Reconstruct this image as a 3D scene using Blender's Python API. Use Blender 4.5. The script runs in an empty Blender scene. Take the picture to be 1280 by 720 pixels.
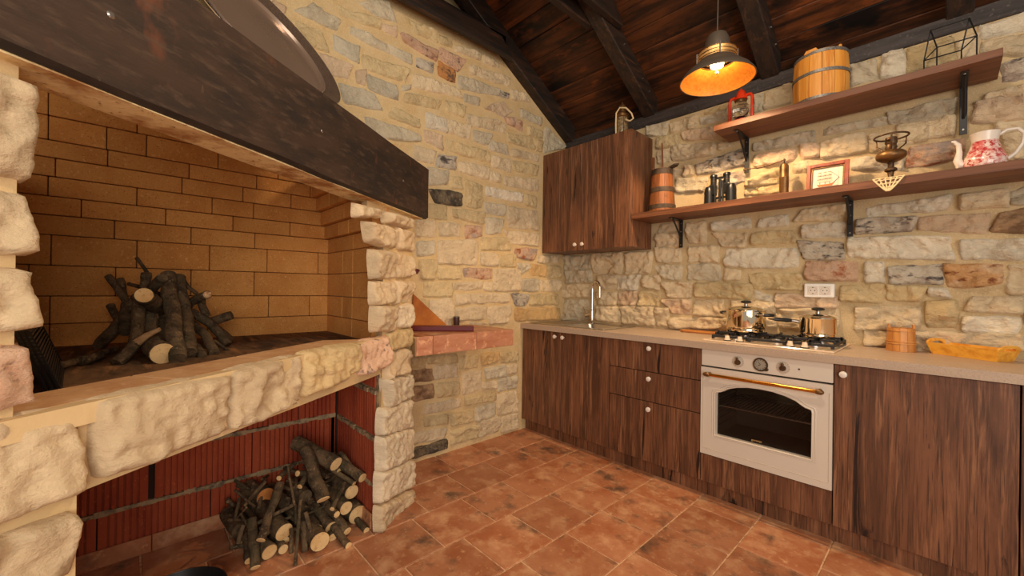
import bpy, bmesh, math, random
import numpy as np
from mathutils import Vector, Matrix, noise

random.seed(7)
D = bpy.data
COL = bpy.context.scene.collection
SC = bpy.context.scene
V = Vector

# ------------------------------------------------------------------ camera
def set_camera():
    cd = D.cameras.new('camera'); co = D.objects.new('camera', cd); COL.objects.link(co)
    cd.sensor_fit = 'HORIZONTAL'; cd.sensor_width = 36.0
    cd.lens = 507.52 / 1280 * 36.0
    cd.clip_start = 0.05
    r = V((0.683304, 0.730000, 0.013995)); u = V((-0.007895, -0.011779, 0.999899)); f = V((-0.730091, 0.683346, 0.002285))
    m = Matrix((r, u, -f)).transposed().to_4x4()
    m.translation = V((2.411830, -2.911599, 1.163816))
    co.matrix_world = m
    SC.camera = co
set_camera()

# ------------------------------------------------------------------ light and exposure
SC.view_settings.view_transform = 'Standard'
SC.view_settings.look = 'None'
SC.view_settings.gamma = 1.0
SC.view_settings.use_curve_mapping = False
SC.view_settings.exposure = 0.26
w = D.worlds.new('world'); SC.world = w; w.use_nodes = True
w.node_tree.nodes['Background'].inputs[0].default_value = (1.0, 0.90, 0.80, 1)
w.node_tree.nodes['Background'].inputs[1].default_value = 0.36

def lamp(name, kind, loc, energy, color, **k):
    l = D.lights.new(name, kind); l.energy = energy; l.color = color
    for a, b in k.items():
        if a != 'aim': setattr(l, a, b)
    o = D.objects.new(name, l); COL.objects.link(o); o.location = loc
    if 'aim' in k:
        o.rotation_euler = (V(k['aim']) - V(loc)).to_track_quat('-Z', 'Y').to_euler()
    return o
# soft fill light added behind the camera to brighten hearth and room
lamp('rear_fill_light', 'AREA', (4.0, -3.7, 1.45), 76, (1.0, 0.92, 0.82), shape='RECTANGLE', size=2.4, size_y=1.9, aim=(0.6, -2.0, 1.1))
# overhead fill light added over the middle of the room, without a fixture
lamp('overhead_fill_light', 'POINT', (2.1, -2.0, 2.85), 46, (1.0, 0.83, 0.64), shadow_soft_size=0.10)

# ------------------------------------------------------------------ helpers
def lin(c):
    o = []
    for x in c:
        x /= 255.0
        o.append(x / 12.92 if x <= 0.04045 else ((x + 0.055) / 1.055) ** 2.4)
    return (*o, 1.0)

def mat(name, base, rough=0.6, metal=0.0, layers=(), bump=None, rand=0.0, spec=0.5, emit=None, alpha=1.0, trans=0.0, coat=0.0):
    """layers: (scale xyz or number, colour, low, high, detail, kind); bump: (scale, strength, distance)"""
    m = D.materials.new(name); m.use_nodes = True
    nt = m.node_tree; N = nt.nodes; L = nt.links
    b = N['Principled BSDF']
    b.inputs['Roughness'].default_value = rough
    b.inputs['Metallic'].default_value = metal
    b.inputs['Specular IOR Level'].default_value = spec
    b.inputs['Alpha'].default_value = alpha
    b.inputs['Transmission Weight'].default_value = trans
    b.inputs['Coat Weight'].default_value = coat
    if emit:
        b.inputs['Emission Color'].default_value = (*emit[0], 1); b.inputs['Emission Strength'].default_value = emit[1]
    tc = N.new('ShaderNodeTexCoord'); oi = N.new('ShaderNodeObjectInfo')
    sc = N.new('ShaderNodeMath'); sc.operation = 'MULTIPLY'; sc.inputs[1].default_value = 57.0
    L.new(oi.outputs['Random'], sc.inputs[0])
    ad = N.new('ShaderNodeVectorMath'); ad.operation = 'ADD'
    L.new(tc.outputs['Object'], ad.inputs[0]); L.new(sc.outputs[0], ad.inputs[1])
    rgb = N.new('ShaderNodeRGB'); rgb.outputs[0].default_value = lin(base)
    cur = rgb.outputs[0]
    for ly in layers:
        s, c, lo, hi = ly[:4]; det = ly[4] if len(ly) > 4 else 4; kind = ly[5] if len(ly) > 5 else 'noise'
        mp = N.new('ShaderNodeMapping'); L.new(ad.outputs[0], mp.inputs[0])
        sv = (s, s, s) if not isinstance(s, tuple) else s
        mp.inputs['Scale'].default_value = sv
        if kind == 'vor':
            t = N.new('ShaderNodeTexVoronoi'); t.inputs['Scale'].default_value = 1; L.new(mp.outputs[0], t.inputs['Vector']); out = t.outputs['Distance']
        else:
            t = N.new('ShaderNodeTexNoise'); t.inputs['Scale'].default_value = 1; t.inputs['Detail'].default_value = det
            t.inputs['Roughness'].default_value = 0.62; t.inputs['Distortion'].default_value = (1.1 if kind == 'wavy' else 0.0); L.new(mp.outputs[0], t.inputs['Vector']); out = t.outputs['Fac']
        mr = N.new('ShaderNodeMapRange'); mr.inputs[1].default_value = lo; mr.inputs[2].default_value = hi; L.new(out, mr.inputs[0])
        mx = N.new('ShaderNodeMix'); mx.data_type = 'RGBA'
        L.new(mr.outputs[0], mx.inputs[0]); L.new(cur, mx.inputs[6]); mx.inputs[7].default_value = lin(c)
        cur = mx.outputs[2]
    if rand:
        mr = N.new('ShaderNodeMapRange'); mr.inputs[3].default_value = 1 - rand; mr.inputs[4].default_value = 1 + rand * 0.6
        L.new(oi.outputs['Random'], mr.inputs[0])
        hs = N.new('ShaderNodeHueSaturation'); L.new(mr.outputs[0], hs.inputs['Value']); L.new(cur, hs.inputs['Color']); cur = hs.outputs[0]
    L.new(cur, b.inputs['Base Color'])
    if bump:
        sv = bump[0] if isinstance(bump[0], tuple) else (bump[0],) * 3
        mp = N.new('ShaderNodeMapping'); L.new(ad.outputs[0], mp.inputs[0]); mp.inputs['Scale'].default_value = sv
        t = N.new('ShaderNodeTexNoise'); t.inputs['Scale'].default_value = 1; t.inputs['Detail'].default_value = 9; t.inputs['Roughness'].default_value = 0.66
        L.new(mp.outputs[0], t.inputs['Vector'])
        bp = N.new('ShaderNodeBump'); bp.inputs['Strength'].default_value = bump[1]; bp.inputs['Distance'].default_value = bump[2]
        L.new(t.outputs['Fac'], bp.inputs['Height']); L.new(bp.outputs[0], b.inputs['Normal'])
    return m

class MB:
    """collects shapes in world space; build() links them as ONE mesh object"""
    def __init__(s): s.v = []; s.f = []; s.mi = []; s.cur = 0
    def add(s, vs, fs):
        k = len(s.v); s.v += [tuple(q) for q in vs]
        for f in fs: s.f.append(tuple(i + k for i in f)); s.mi.append(s.cur)
        return s
    def hexa(s, p):
        return s.add(p, [(0, 3, 2, 1), (4, 5, 6, 7), (0, 1, 5, 4), (1, 2, 6, 5), (2, 3, 7, 6), (3, 0, 4, 7)])
    def box(s, x0, x1, y0, y1, z0, z1):
        return s.hexa([(x0, y0, z0), (x1, y0, z0), (x1, y1, z0), (x0, y1, z0), (x0, y0, z1), (x1, y0, z1), (x1, y1, z1), (x0, y1, z1)])
    def prism(s, poly, z0, z1):
        n = len(poly)
        vs = [(x, y, z0) for x, y in poly] + [(x, y, z1) for x, y in poly]
        return s.add(vs, [tuple(range(n))[::-1], tuple(range(n, 2 * n))] + [(i, (i + 1) % n, n + (i + 1) % n, n + i) for i in range(n)])
    def extr(s, pts, d):
        """a flat polygon of 3D points pushed along vector d"""
        n = len(pts); d = V(d)
        vs = [tuple(p) for p in pts] + [tuple(V(p) + d) for p in pts]
        return s.add(vs, [tuple(range(n))[::-1], tuple(range(n, 2 * n))] + [(i, (i + 1) % n, n + (i + 1) % n, n + i) for i in range(n)])
    def lathe(s, prof, c, n=24, axis=(0, 0, 1), cap=True):
        ax = V(axis).normalized(); a = ax.orthogonal().normalized(); b = ax.cross(a); c = V(c)
        vs = []
        for r, z in prof:
            for i in range(n):
                t = 2 * math.pi * i / n
                vs.append(c + ax * z + (a * math.cos(t) + b * math.sin(t)) * max(r, 1e-5))
        fs = []
        for j in range(len(prof) - 1):
            for i in range(n):
                k = (i + 1) % n
                fs.append((j * n + i, j * n + k, (j + 1) * n + k, (j + 1) * n + i))
        if cap:
            fs.append(tuple(range(n))[::-1]); m = (len(prof) - 1) * n; fs.append(tuple(range(m, m + n)))
        return s.add(vs, fs)
    def cyl(s, p0, p1, r0, r1=None, n=16):
        d = V(p1) - V(p0)
        return s.lathe([(r0, 0), (r0 if r1 is None else r1, d.length)], p0, n, d)
    def tube(s, pts, r, n=8, closed=False):
        P = [V(p) for p in pts]; m = len(P); vs = []
        t = (P[1] - P[0]).normalized(); a = t.orthogonal().normalized()
        for i in range(m):
            if closed: t = (P[(i + 1) % m] - P[i - 1]).normalized()
            else: t = (P[min(i + 1, m - 1)] - P[max(i - 1, 0)]).normalized()
            a = (a - t * a.dot(t)).normalized(); b = t.cross(a)
            q = r[i] if isinstance(r, (list, tuple)) else r
            for k in range(n):
                h = 2 * math.pi * k / n
                vs.append(P[i] + (a * math.cos(h) + b * math.sin(h)) * q)
        fs = []
        for i in range(m if closed else m - 1):
            j = (i + 1) % m
            for k in range(n):
                l = (k + 1) % n
                fs.append((i * n + k, i * n + l, j * n + l, j * n + k))
        if not closed: fs += [tuple(range(n))[::-1], tuple(range((m - 1) * n, m * n))]
        return s.add(vs, fs)
    def xf(s, m):
        s.v = [tuple(m @ V(p)) for p in s.v]; return s
    def build(s, name, mats, parent=None, bevel=0.0, smooth=None, seg=1, kind=None):
        off = WP.get(parent.name, V((0, 0, 0))) if parent else V((0, 0, 0))
        me = D.meshes.new(name)
        me.from_pydata([tuple(V(p) - off) for p in s.v], [], s.f)
        for mm in (mats if isinstance(mats, (list, tuple)) else [mats]): me.materials.append(mm)
        for p, i in zip(me.polygons, s.mi): p.material_index = i
        bm = bmesh.new(); bm.from_mesh(me)
        bmesh.ops.recalc_face_normals(bm, faces=bm.faces)
        if bevel:
            ed = [e for e in bm.edges if len(e.link_faces) == 2 and e.calc_face_angle(0) > 0.6]
            bmesh.ops.bevel(bm, geom=ed, offset=bevel, segments=seg, affect='EDGES', profile=0.6)
        bm.to_mesh(me); bm.free()
        if smooth is not None:
            me.polygons.foreach_set('use_smooth', [True] * len(me.polygons))
            me.set_sharp_from_angle(angle=math.radians(smooth))
        o = D.objects.new(name, me); COL.objects.link(o)
        if parent: o.parent = parent; WP[o.name] = off
        if kind: o['kind'] = kind
        return o
WP = {}
def thing(name, label, cat, loc, group=None, **k):
    o = D.objects.new(name, None); COL.objects.link(o); o.location = loc; o.empty_display_size = 0.05
    WP[o.name] = V(loc)
    return tag(o, label, cat, group)
def tag(o, label, cat, group=None):
    o['label'] = label; o['category'] = cat
    if group: o['group'] = group
    return o
def fbm(p, o=3):
    return noise.fractal(p, 1.0, 2.0, o)

# ------------------------------------------------------------------ materials
SPK = (0.5, 0.62)
STONE_BUMP = ((20, 30, 34), 0.85, 0.03)
def stone_mat(name, base, *ly, rand=0.10):
    return mat(name, base, 0.82, layers=[(7, tuple(int(c * 0.88) for c in base), 0.42, 0.68), (28, tuple(min(255, int(c * 1.06)) for c in base), 0.5, 0.75), *ly], bump=STONE_BUMP, rand=rand, spec=0.25)
ST = {
 'c': stone_mat('stone_cream', (230, 206, 168), (3, (212, 188, 150), 0.5, 0.7)),
 's': stone_mat('stone_sand', (220, 195, 148), (4, (206, 174, 124), 0.5, 0.75)),
 'g': stone_mat('stone_grey', (216, 200, 170), (5, (198, 182, 154), 0.45, 0.7)),
 'w': stone_mat('stone_pale', (234, 219, 192), (5, (216, 200, 172), 0.5, 0.75)),
 'p': stone_mat('stone_rose', (222, 194, 160), (5, (206, 170, 136), 0.48, 0.7)),
 'a': stone_mat('stone_amber', (220, 182, 126), (5, (208, 160, 104), 0.5, 0.7)),
 'b': stone_mat('stone_bluegrey', (214, 201, 174), (5, (194, 182, 156), 0.42, 0.7)),
 'd': stone_mat('stone_tan', (186, 150, 112), (9, (128, 98, 72), 0.45, 0.62)),
 'D': stone_mat('stone_dark', (120, 104, 82), (18, (74, 66, 56), 0.42, 0.6), (45, (150, 134, 108), 0.56, 0.68)),
 'm': stone_mat('stone_mottled', (204, 190, 168), ((16, 16, 34), (92, 84, 80), 0.52, 0.64), (9, (160, 140, 124), 0.5, 0.66)),
 'o': stone_mat('stone_orange_flecked', (216, 164, 110), ((18, 18, 36), (134, 78, 48), 0.53, 0.64), (11, (226, 190, 150), 0.5, 0.66)),
 'q': stone_mat('stone_pink_flecked', (214, 176, 144), (15, (168, 102, 66), 0.53, 0.66), (8, (176, 158, 146), 0.5, 0.64)),
 'P': stone_mat('stone_pink_pitted', (216, 176, 146), (22, (128, 104, 92), 0.56, 0.66), (7, (206, 150, 108), 0.5, 0.68)),
 'O': stone_mat('stone_rust', (200, 140, 84), ((14, 14, 20), (104, 84, 72), 0.52, 0.62)),
}
# the fireplace's large stones have a smoother, water-worn face
STONE_BUMP = ((13, 18, 30), 0.75, 0.02)
SF = {'c': stone_mat('fireplace_stone_cream', (216, 189, 150), (3, (200, 172, 134), 0.5, 0.7)),
      's': stone_mat('fireplace_stone_sand', (212, 182, 132), (4, (198, 164, 114), 0.5, 0.75)),
      'w': stone_mat('fireplace_stone_pale', (218, 198, 166), (5, (200, 180, 150), 0.5, 0.75)),
      'P': stone_mat('fireplace_stone_pink_pitted', (222, 182, 150), (22, (132, 108, 94), 0.58, 0.67), (7, (206, 150, 112), 0.5, 0.68))}
M = {}
M['mortar_warm'] = mat('mortar_warm', (204, 178, 134), 0.9, layers=[(9, (192, 162, 114), 0.4, 0.7), (140, (220, 192, 146), 0.5, 0.7)], bump=(180, 0.25, 0.006), spec=0.2)
M['mortar_grey'] = mat('mortar_grey', (196, 172, 132), 0.9, layers=[(7, (180, 154, 114), 0.4, 0.7), (140, (208, 188, 150), 0.5, 0.7)], bump=(180, 0.25, 0.006), spec=0.2)
M['render_cream'] = mat('render_cream', (212, 182, 136), 0.9, layers=[(6, (204, 174, 124), 0.4, 0.7)], bump=(120, 0.2, 0.006), spec=0.2)
M['niche_dark'] = mat('niche_gap', (44, 26, 18), 0.95)
M['mortar_dirty'] = mat('mortar_dirty', (168, 144, 110), 0.95, layers=[(30, (104, 92, 76), 0.45, 0.65)], bump=(90, 0.5, 0.01), spec=0.1)
M['hearth_tile'] = mat('hearth_tile', (214, 168, 120), 0.6, layers=[((9, 9, 30), (196, 142, 96), 0.45, 0.66), (30, (226, 190, 148), 0.55, 0.72)], bump=(40, 0.12, 0.004), rand=0.04)
M['plaster_raw'] = mat('plaster_raw', (242, 216, 162), 0.95, layers=[((8, 8, 20), (180, 134, 86), 0.45, 0.62), (60, (150, 104, 66), 0.6, 0.72)], bump=(60, 0.5, 0.01), spec=0.1)
M['tile'] = mat('terracotta_tile', (184, 124, 88), 0.42, layers=[(5, (164, 98, 62), 0.42, 0.66), (9, (206, 156, 116), 0.50, 0.70), (6.5, (100, 76, 60), 0.55, 0.70, 10), (34, (208, 158, 116), 0.58, 0.74, 6)], bump=(30, 0.12, 0.004), rand=0.17, spec=0.4)
M['tile_edge'] = mat('terracotta_edge_tile', (184, 126, 94), 0.5, layers=[((9, 9, 30), (168, 104, 72), 0.45, 0.66), (30, (224, 168, 124), 0.55, 0.72)], bump=(40, 0.12, 0.004), rand=0.06)
M['grout'] = mat('grout', (226, 186, 144), 0.9, layers=[(40, (176, 136, 102), 0.45, 0.65)])
M['firebrick'] = mat('firebrick', (212, 150, 82), 0.9, layers=[(5, (196, 130, 66), 0.42, 0.68), (170, (168, 104, 54), 0.56, 0.68), (90, (226, 172, 108), 0.58, 0.70)], bump=(160, 0.2, 0.004), rand=0.10, spec=0.15)
M['firebrick_soot'] = mat('firebrick_gap', (70, 44, 26), 0.95, spec=0.1)
M['clay'] = mat('clay_block', (166, 78, 48), 0.85, layers=[((6, 6, 3), (144, 60, 38), 0.42, 0.66), (60, (196, 102, 66), 0.6, 0.74)], bump=(80, 0.2, 0.004), rand=0.06, spec=0.2)
M['ash'] = mat('hearth_floor', (120, 88, 60), 0.95, layers=[((5, 16, 5), (78, 60, 44), 0.42, 0.62), ((3, 22, 3), (158, 112, 72), 0.55, 0.70), (50, (96, 78, 62), 0.55, 0.7)], bump=(50, 0.3, 0.006), spec=0.1)
M['beam'] = mat('beam_charred', (68, 50, 37), 0.68, layers=[((3, 3, 9), (48, 38, 31), 0.42, 0.62), ((9, 9, 5), (108, 64, 42), 0.60, 0.74), ((14, 14, 60), (86, 66, 50), 0.52, 0.72, 6), ((26, 26, 12), (112, 84, 62), 0.68, 0.76, 5)], bump=((12, 12, 70), 0.35, 0.008), spec=0.25)
M['beam_edge'] = mat('beam_edge_shade', (36, 29, 24), 0.6, layers=[((6, 6, 30), (56, 44, 34), 0.5, 0.7)])  # underside shade painted in: the beam's timber made darker on its chamfer
M['cab'] = mat('oak_laminate', (124, 80, 54), 0.46, layers=[((9, 9, 1.0), (86, 54, 37), 0.40, 0.62, 6, 'wavy'), ((34, 34, 1.8), (152, 104, 72), 0.50, 0.68, 5, 'wavy'), ((150, 150, 5), (72, 46, 32), 0.50, 0.68, 4), ((13, 13, 1.3), (38, 23, 17), 0.615, 0.66, 8, 'wavy'), ((60, 60, 2.2), (50, 30, 21), 0.62, 0.68, 5, 'wavy')], bump=((180, 180, 6), 0.16, 0.002), spec=0.4)
M['cab_h'] = mat('oak_laminate_shelf', (122, 76, 48), 0.5, layers=[((1.2, 16, 16), (90, 55, 35), 0.40, 0.64, 5), ((2.2, 46, 46), (142, 92, 64), 0.50, 0.70, 4), ((5, 130, 130), (84, 50, 34), 0.55, 0.72, 3)], bump=((6, 160, 160), 0.10, 0.002), spec=0.4)
M['cab_dark'] = mat('cabinet_gap', (40, 26, 20), 0.7)
M['ctop'] = mat('worktop_laminate', (186, 162, 138), 0.38, layers=[(150, (164, 142, 124), 0.48, 0.62), (420, (206, 186, 166), 0.55, 0.65), ((2, 20, 20), (176, 152, 130), 0.45, 0.7)], spec=0.45)
M['plank'] = mat('ceiling_plank', (98, 54, 26), 0.5, layers=[((1.6, 22, 22), (44, 25, 15), 0.38, 0.62, 5), ((3, 9, 9), (142, 74, 30), 0.58, 0.74, 4), ((5, 90, 90), (42, 24, 16), 0.55, 0.72), ((2.6, 4, 4), (16, 11, 9), 0.48, 0.64, 7)], bump=((5, 80, 80), 0.25, 0.004), rand=0.28, spec=0.35)
M['rafter'] = mat('rafter_dark', (50, 33, 22), 0.62, layers=[((24, 3, 24), (25, 18, 13), 0.40, 0.62), ((40, 4, 40), (84, 52, 28), 0.56, 0.74)], bump=((60, 8, 60), 0.3, 0.004), rand=0.1)
M['globe'] = mat('lantern_globe', (146, 124, 90), 0.25, layers=[((60, 60, 60), (96, 78, 54), 0.45, 0.6)])
M['plate'] = mat('wall_plate', (66, 58, 56), 0.65, layers=[((4, 40, 40), (44, 38, 36), 0.42, 0.62), ((60, 8, 50), (92, 82, 78), 0.58, 0.7)], bump=((8, 80, 80), 0.3, 0.004))
M['white'] = mat('white_porcelain', (226, 214, 200), 0.25)
M['cream_enamel'] = mat('cream_enamel', (214, 200, 182), 0.28, spec=0.5, coat=0.3)
M['cream_line'] = mat('cream_enamel_edge', (196, 180, 160), 0.35)
M['black'] = mat('black_paint', (26, 25, 26), 0.4)
M['iron'] = mat('cast_iron', (34, 33, 34), 0.55, bump=(200, 0.2, 0.002))
M['rubber'] = mat('black_plastic', (22, 21, 21), 0.35)
M['steel'] = mat('brushed_steel', (196, 190, 182), 0.28, 1.0)
M['chrome'] = mat('chrome', (216, 210, 202), 0.08, 1.0)
M['pot'] = mat('polished_steel', (228, 212, 184), 0.06, 1.0)
M['brass'] = mat('aged_brass', (128, 92, 52), 0.42, 0.6, layers=[(24, (84, 58, 34), 0.45, 0.7)])
M['brass_dark'] = mat('dark_brass', (96, 70, 44), 0.45, 0.6, layers=[(30, (60, 44, 30), 0.45, 0.7)])
M['gold'] = mat('gold_handle', (222, 154, 62), 0.2, 1.0)
M['copper_in'] = mat('lamp_shade_copper', (232, 158, 62), 0.5, 0.0, layers=[(60, (212, 128, 42), 0.45, 0.7)], spec=0.5)
M['lamp_out'] = mat('lamp_shade_grey', (92, 80, 68), 0.5, 0.3)
M['bulb'] = mat('bulb_glow', (255, 220, 150), 0.3, emit=((1.0, 0.62, 0.22), 26.0))
M['gold_print'] = mat('gold_print', (196, 150, 92), 0.5)
M['oven_glass'] = mat('oven_glass', (16, 12, 10), 0.05, alpha=0.30, spec=0.6)
M['oven_in'] = mat('oven_cavity', (92, 74, 58), 0.5)
M['glass'] = mat('clear_glass', (255, 250, 240), 0.02, trans=1.0)
M['bark'] = mat('bark', (112, 90, 66), 0.9, layers=[((22, 22, 22), (70, 56, 42), 0.42, 0.62), (70, (138, 116, 88), 0.56, 0.70), (9, (72, 66, 48), 0.5, 0.7)], bump=(70, 0.9, 0.012), rand=0.22, spec=0.15)
M['cut'] = mat('cut_wood', (222, 186, 132), 0.85, layers=[(9, (204, 160, 104), 0.45, 0.68), (60, (190, 146, 92), 0.55, 0.7)], rand=0.08, spec=0.2)
M['cut_orange'] = mat('cut_wood_orange', (196, 126, 66), 0.85, layers=[(12, (160, 92, 44), 0.45, 0.66)], spec=0.2)
M['pale_wood'] = mat('torn_wood', (214, 172, 124), 0.85, layers=[(40, (170, 122, 78), 0.45, 0.66)])
M['barrel'] = mat('bucket_pine', (232, 158, 64), 0.5, layers=[((20, 20, 1.5), (206, 128, 44), 0.42, 0.66), ((60, 60, 3), (238, 176, 90), 0.52, 0.7), (9, (150, 84, 34), 0.72, 0.78)], rand=0.06)
M['bucket'] = mat('bucket_oak', (216, 150, 80), 0.5, layers=[((20, 20, 1.5), (184, 118, 54), 0.42, 0.66)], rand=0.07)
M['bamboo'] = mat('bamboo', (238, 176, 66), 0.42, layers=[((3, 30, 30), (214, 142, 42), 0.45, 0.66)])
M['churn'] = mat('churn_wood', (142, 82, 36), 0.6, layers=[((24, 24, 2), (96, 54, 24), 0.42, 0.66), (9, (70, 42, 24), 0.60, 0.72)], rand=0.06)
M['churn_hoop'] = mat('churn_hoop', (72, 54, 38), 0.7, layers=[(30, (48, 36, 26), 0.45, 0.65)])
M['hoop'] = mat('galvanised_hoop', (150, 146, 138), 0.5, 0.6, layers=[(160, (112, 106, 98), 0.45, 0.6)])
M['red'] = mat('lantern_red', (222, 60, 24), 0.3)
M['frame_wood'] = mat('frame_mahogany', (150, 62, 28), 0.35, layers=[((30, 30, 30), (110, 40, 18), 0.45, 0.65)])
M['paper'] = mat('picture_mat', (236, 222, 192), 0.8)
M['paper2'] = mat('picture_paper', (222, 210, 190), 0.8)
M['ship_hull'] = mat('ship_hull', (180, 104, 36), 0.6)
M['ship_line'] = mat('ship_rigging', (96, 64, 44), 0.7)
M['sail'] = mat('ship_sail', (214, 196, 168), 0.8)
M['lace'] = mat('lace', (232, 208, 160), 0.9)
M['pitcher'] = mat('pitcher_pattern', (232, 206, 194), 0.2, layers=[(26, (206, 108, 104), 0.42, 0.56, 3), (70, (176, 44, 48), 0.50, 0.60, 4), (120, (238, 216, 204), 0.58, 0.66)], coat=0.4)
M['rope'] = mat('rope', (226, 200, 156), 0.9)
M['lacquer'] = mat('burgundy_lacquer', (92, 20, 24), 0.42, spec=0.25)
M['wedge'] = mat('orange_wood', (186, 112, 46), 0.45, layers=[((30, 6, 6), (150, 80, 28), 0.45, 0.66)])
M['dark_cup'] = mat('dark_brown_ceramic', (66, 38, 28), 0.4)
M['pan_speck'] = mat('speckled_enamel', (92, 74, 62), 0.42, 0.3, layers=[(420, (136, 112, 94), 0.5, 0.62), (300, (58, 46, 38), 0.52, 0.62)])
M['pan_shine'] = mat('bronze_enamel', (150, 126, 108), 0.22, 0.45)
M['board'] = mat('chopping_board', (196, 128, 62), 0.5, layers=[((3, 40, 40), (166, 100, 44), 0.45, 0.66)])
M['dial'] = mat('oven_dial', (150, 138, 120), 0.4)
M['dark_red'] = mat('dried_red', (84, 22, 22), 0.7)
M['plug'] = mat('outlet_plastic', (240, 236, 228), 0.3)
M['hob_glass'] = mat('hob_cream_glass', (232, 206, 176), 0.12, coat=0.4)

# ------------------------------------------------------------------ stones
def parse(txt):
    out = []
    for q in txt.split(';'):
        c = q[0]; p = [int(x) / 1000.0 for x in q[1:].split(',')]
        out.append((c, [(p[i], p[i + 1]) for i in range(0, 8, 2)]))
    return out

def stone(quad, to3, H, rough, m, parent, seed, cell=0.010, edge=0.012, scale=1.0, name='stone', grow=0.003):
    tl, tr, br, bl = [V(q) for q in quad]
    wd = max((tr - tl).length, (br - bl).length); hg = max((tl - bl).length, (tr - br).length)
    mid = (tl + tr + br + bl) / 4
    tl, tr, br, bl = [mid + V(((q - mid).x * (1 + 2 * grow / wd), (q - mid).y * (1 + 2 * grow / hg))) for q in (tl, tr, br, bl)]
    nx = max(7, min(46, int(wd / cell))); ny = max(6, min(28, int(hg / cell)))
    sd = V((seed * 3.17, seed * 1.31, seed * 0.77))
    lean = V((noise.noise(sd), noise.noise(sd + V((5, 5, 5)))))
    def at(a):   # the outermost cells form the stone's steep flank
        return a
    vs = []
    for j in range(ny + 1):
        for i in range(nx + 1):
            a = -1 + 2 * i / nx; b = 1 - 2 * j / ny
            k = 0.20
            a2 = a * math.sqrt(1 - k * b * b / 2 * (b * b)); b2 = b * math.sqrt(1 - k * a * a / 2 * (a * a))
            rim = i in (0, nx) or j in (0, ny)
            s = (a2 + 1) / 2; t = (b2 + 1) / 2
            p = (bl * (1 - s) + br * s) * (1 - t) + (tl * (1 - s) + tr * s) * t
            q = V((p.x, p.y, 0)) + sd
            jit = V((noise.noise(q * 11), noise.noise(q * 11 + V((9, 4, 1))))) * 0.009 * min(1.5, 0.5 + hg * 4) * (0.55 if grow >= 0.008 and wd > 0.2 and cell < 0.009 else 1) + V((noise.noise(q * 40), noise.noise(q * 40 + V((3, 4, 1))))) * 0.002
            p = p + jit
            d = min((1 - abs(a)) * wd / 2, (1 - abs(b)) * hg / 2)
            e = min(1.0, d / edge); pr = math.sqrt(e * (2 - e))
            qs = V((q.x * 0.8 + q.y * 0.35, q.y * 1.25 - q.x * 0.25, q.z)) * scale
            qs = qs + V((noise.noise(q * 9), noise.noise(q * 9 + V((1, 7, 2))), 0)) * 0.05
            h = 0
            for fr, am in ((7.0, 1.0), (17.0, 0.40)):
                ds, ps = noise.voronoi(qs * fr)
                tv = noise.cell_vector(ps[0] * 37.0)
                dv = (qs * fr) - ps[0]
                # each cleft facet is a small tilted plane; blend across the seam
                w2 = max(0.0, min(1.0, 0.5 - (ds[1] - ds[0]) * 1.6))
                h1 = (tv.x - 0.5) * dv.x + (tv.y - 0.5) * dv.y + (tv.z - 0.5) * 0.5
                tv2 = noise.cell_vector(ps[1] * 37.0); dv2 = (qs * fr) - ps[1]
                h2 = (tv2.x - 0.5) * dv2.x + (tv2.y - 0.5) * dv2.y + (tv2.z - 0.5) * 0.5
                h += am * (h1 * (1 - w2) + h2 * w2)
            h += 0.20 * fbm(q * 30, 4)
            hh = H * (0.9 + 0.3 * lean.x * a + 0.25 * lean.y * b) + rough * h
            hh = -0.012 if rim else max(0.002, hh) * pr
            vs.append(to3(p.x, p.y, hh))
    fs = [(j * (nx + 1) + i, (j + 1) * (nx + 1) + i, (j + 1) * (nx + 1) + i + 1, j * (nx + 1) + i + 1) for j in range(ny) for i in range(nx)]
    me = D.meshes.new(name); off = WP.get(parent.name, V((0, 0, 0)))
    me.from_pydata([tuple(V(v) - off) for v in vs], [], fs); me.materials.append(m)
    me.polygons.foreach_set('use_smooth', [True] * len(fs))
    o = D.objects.new(name, me); COL.objects.link(o); o.parent = parent
    return o

def structure(o): o['kind'] = 'structure'; return o

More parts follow.
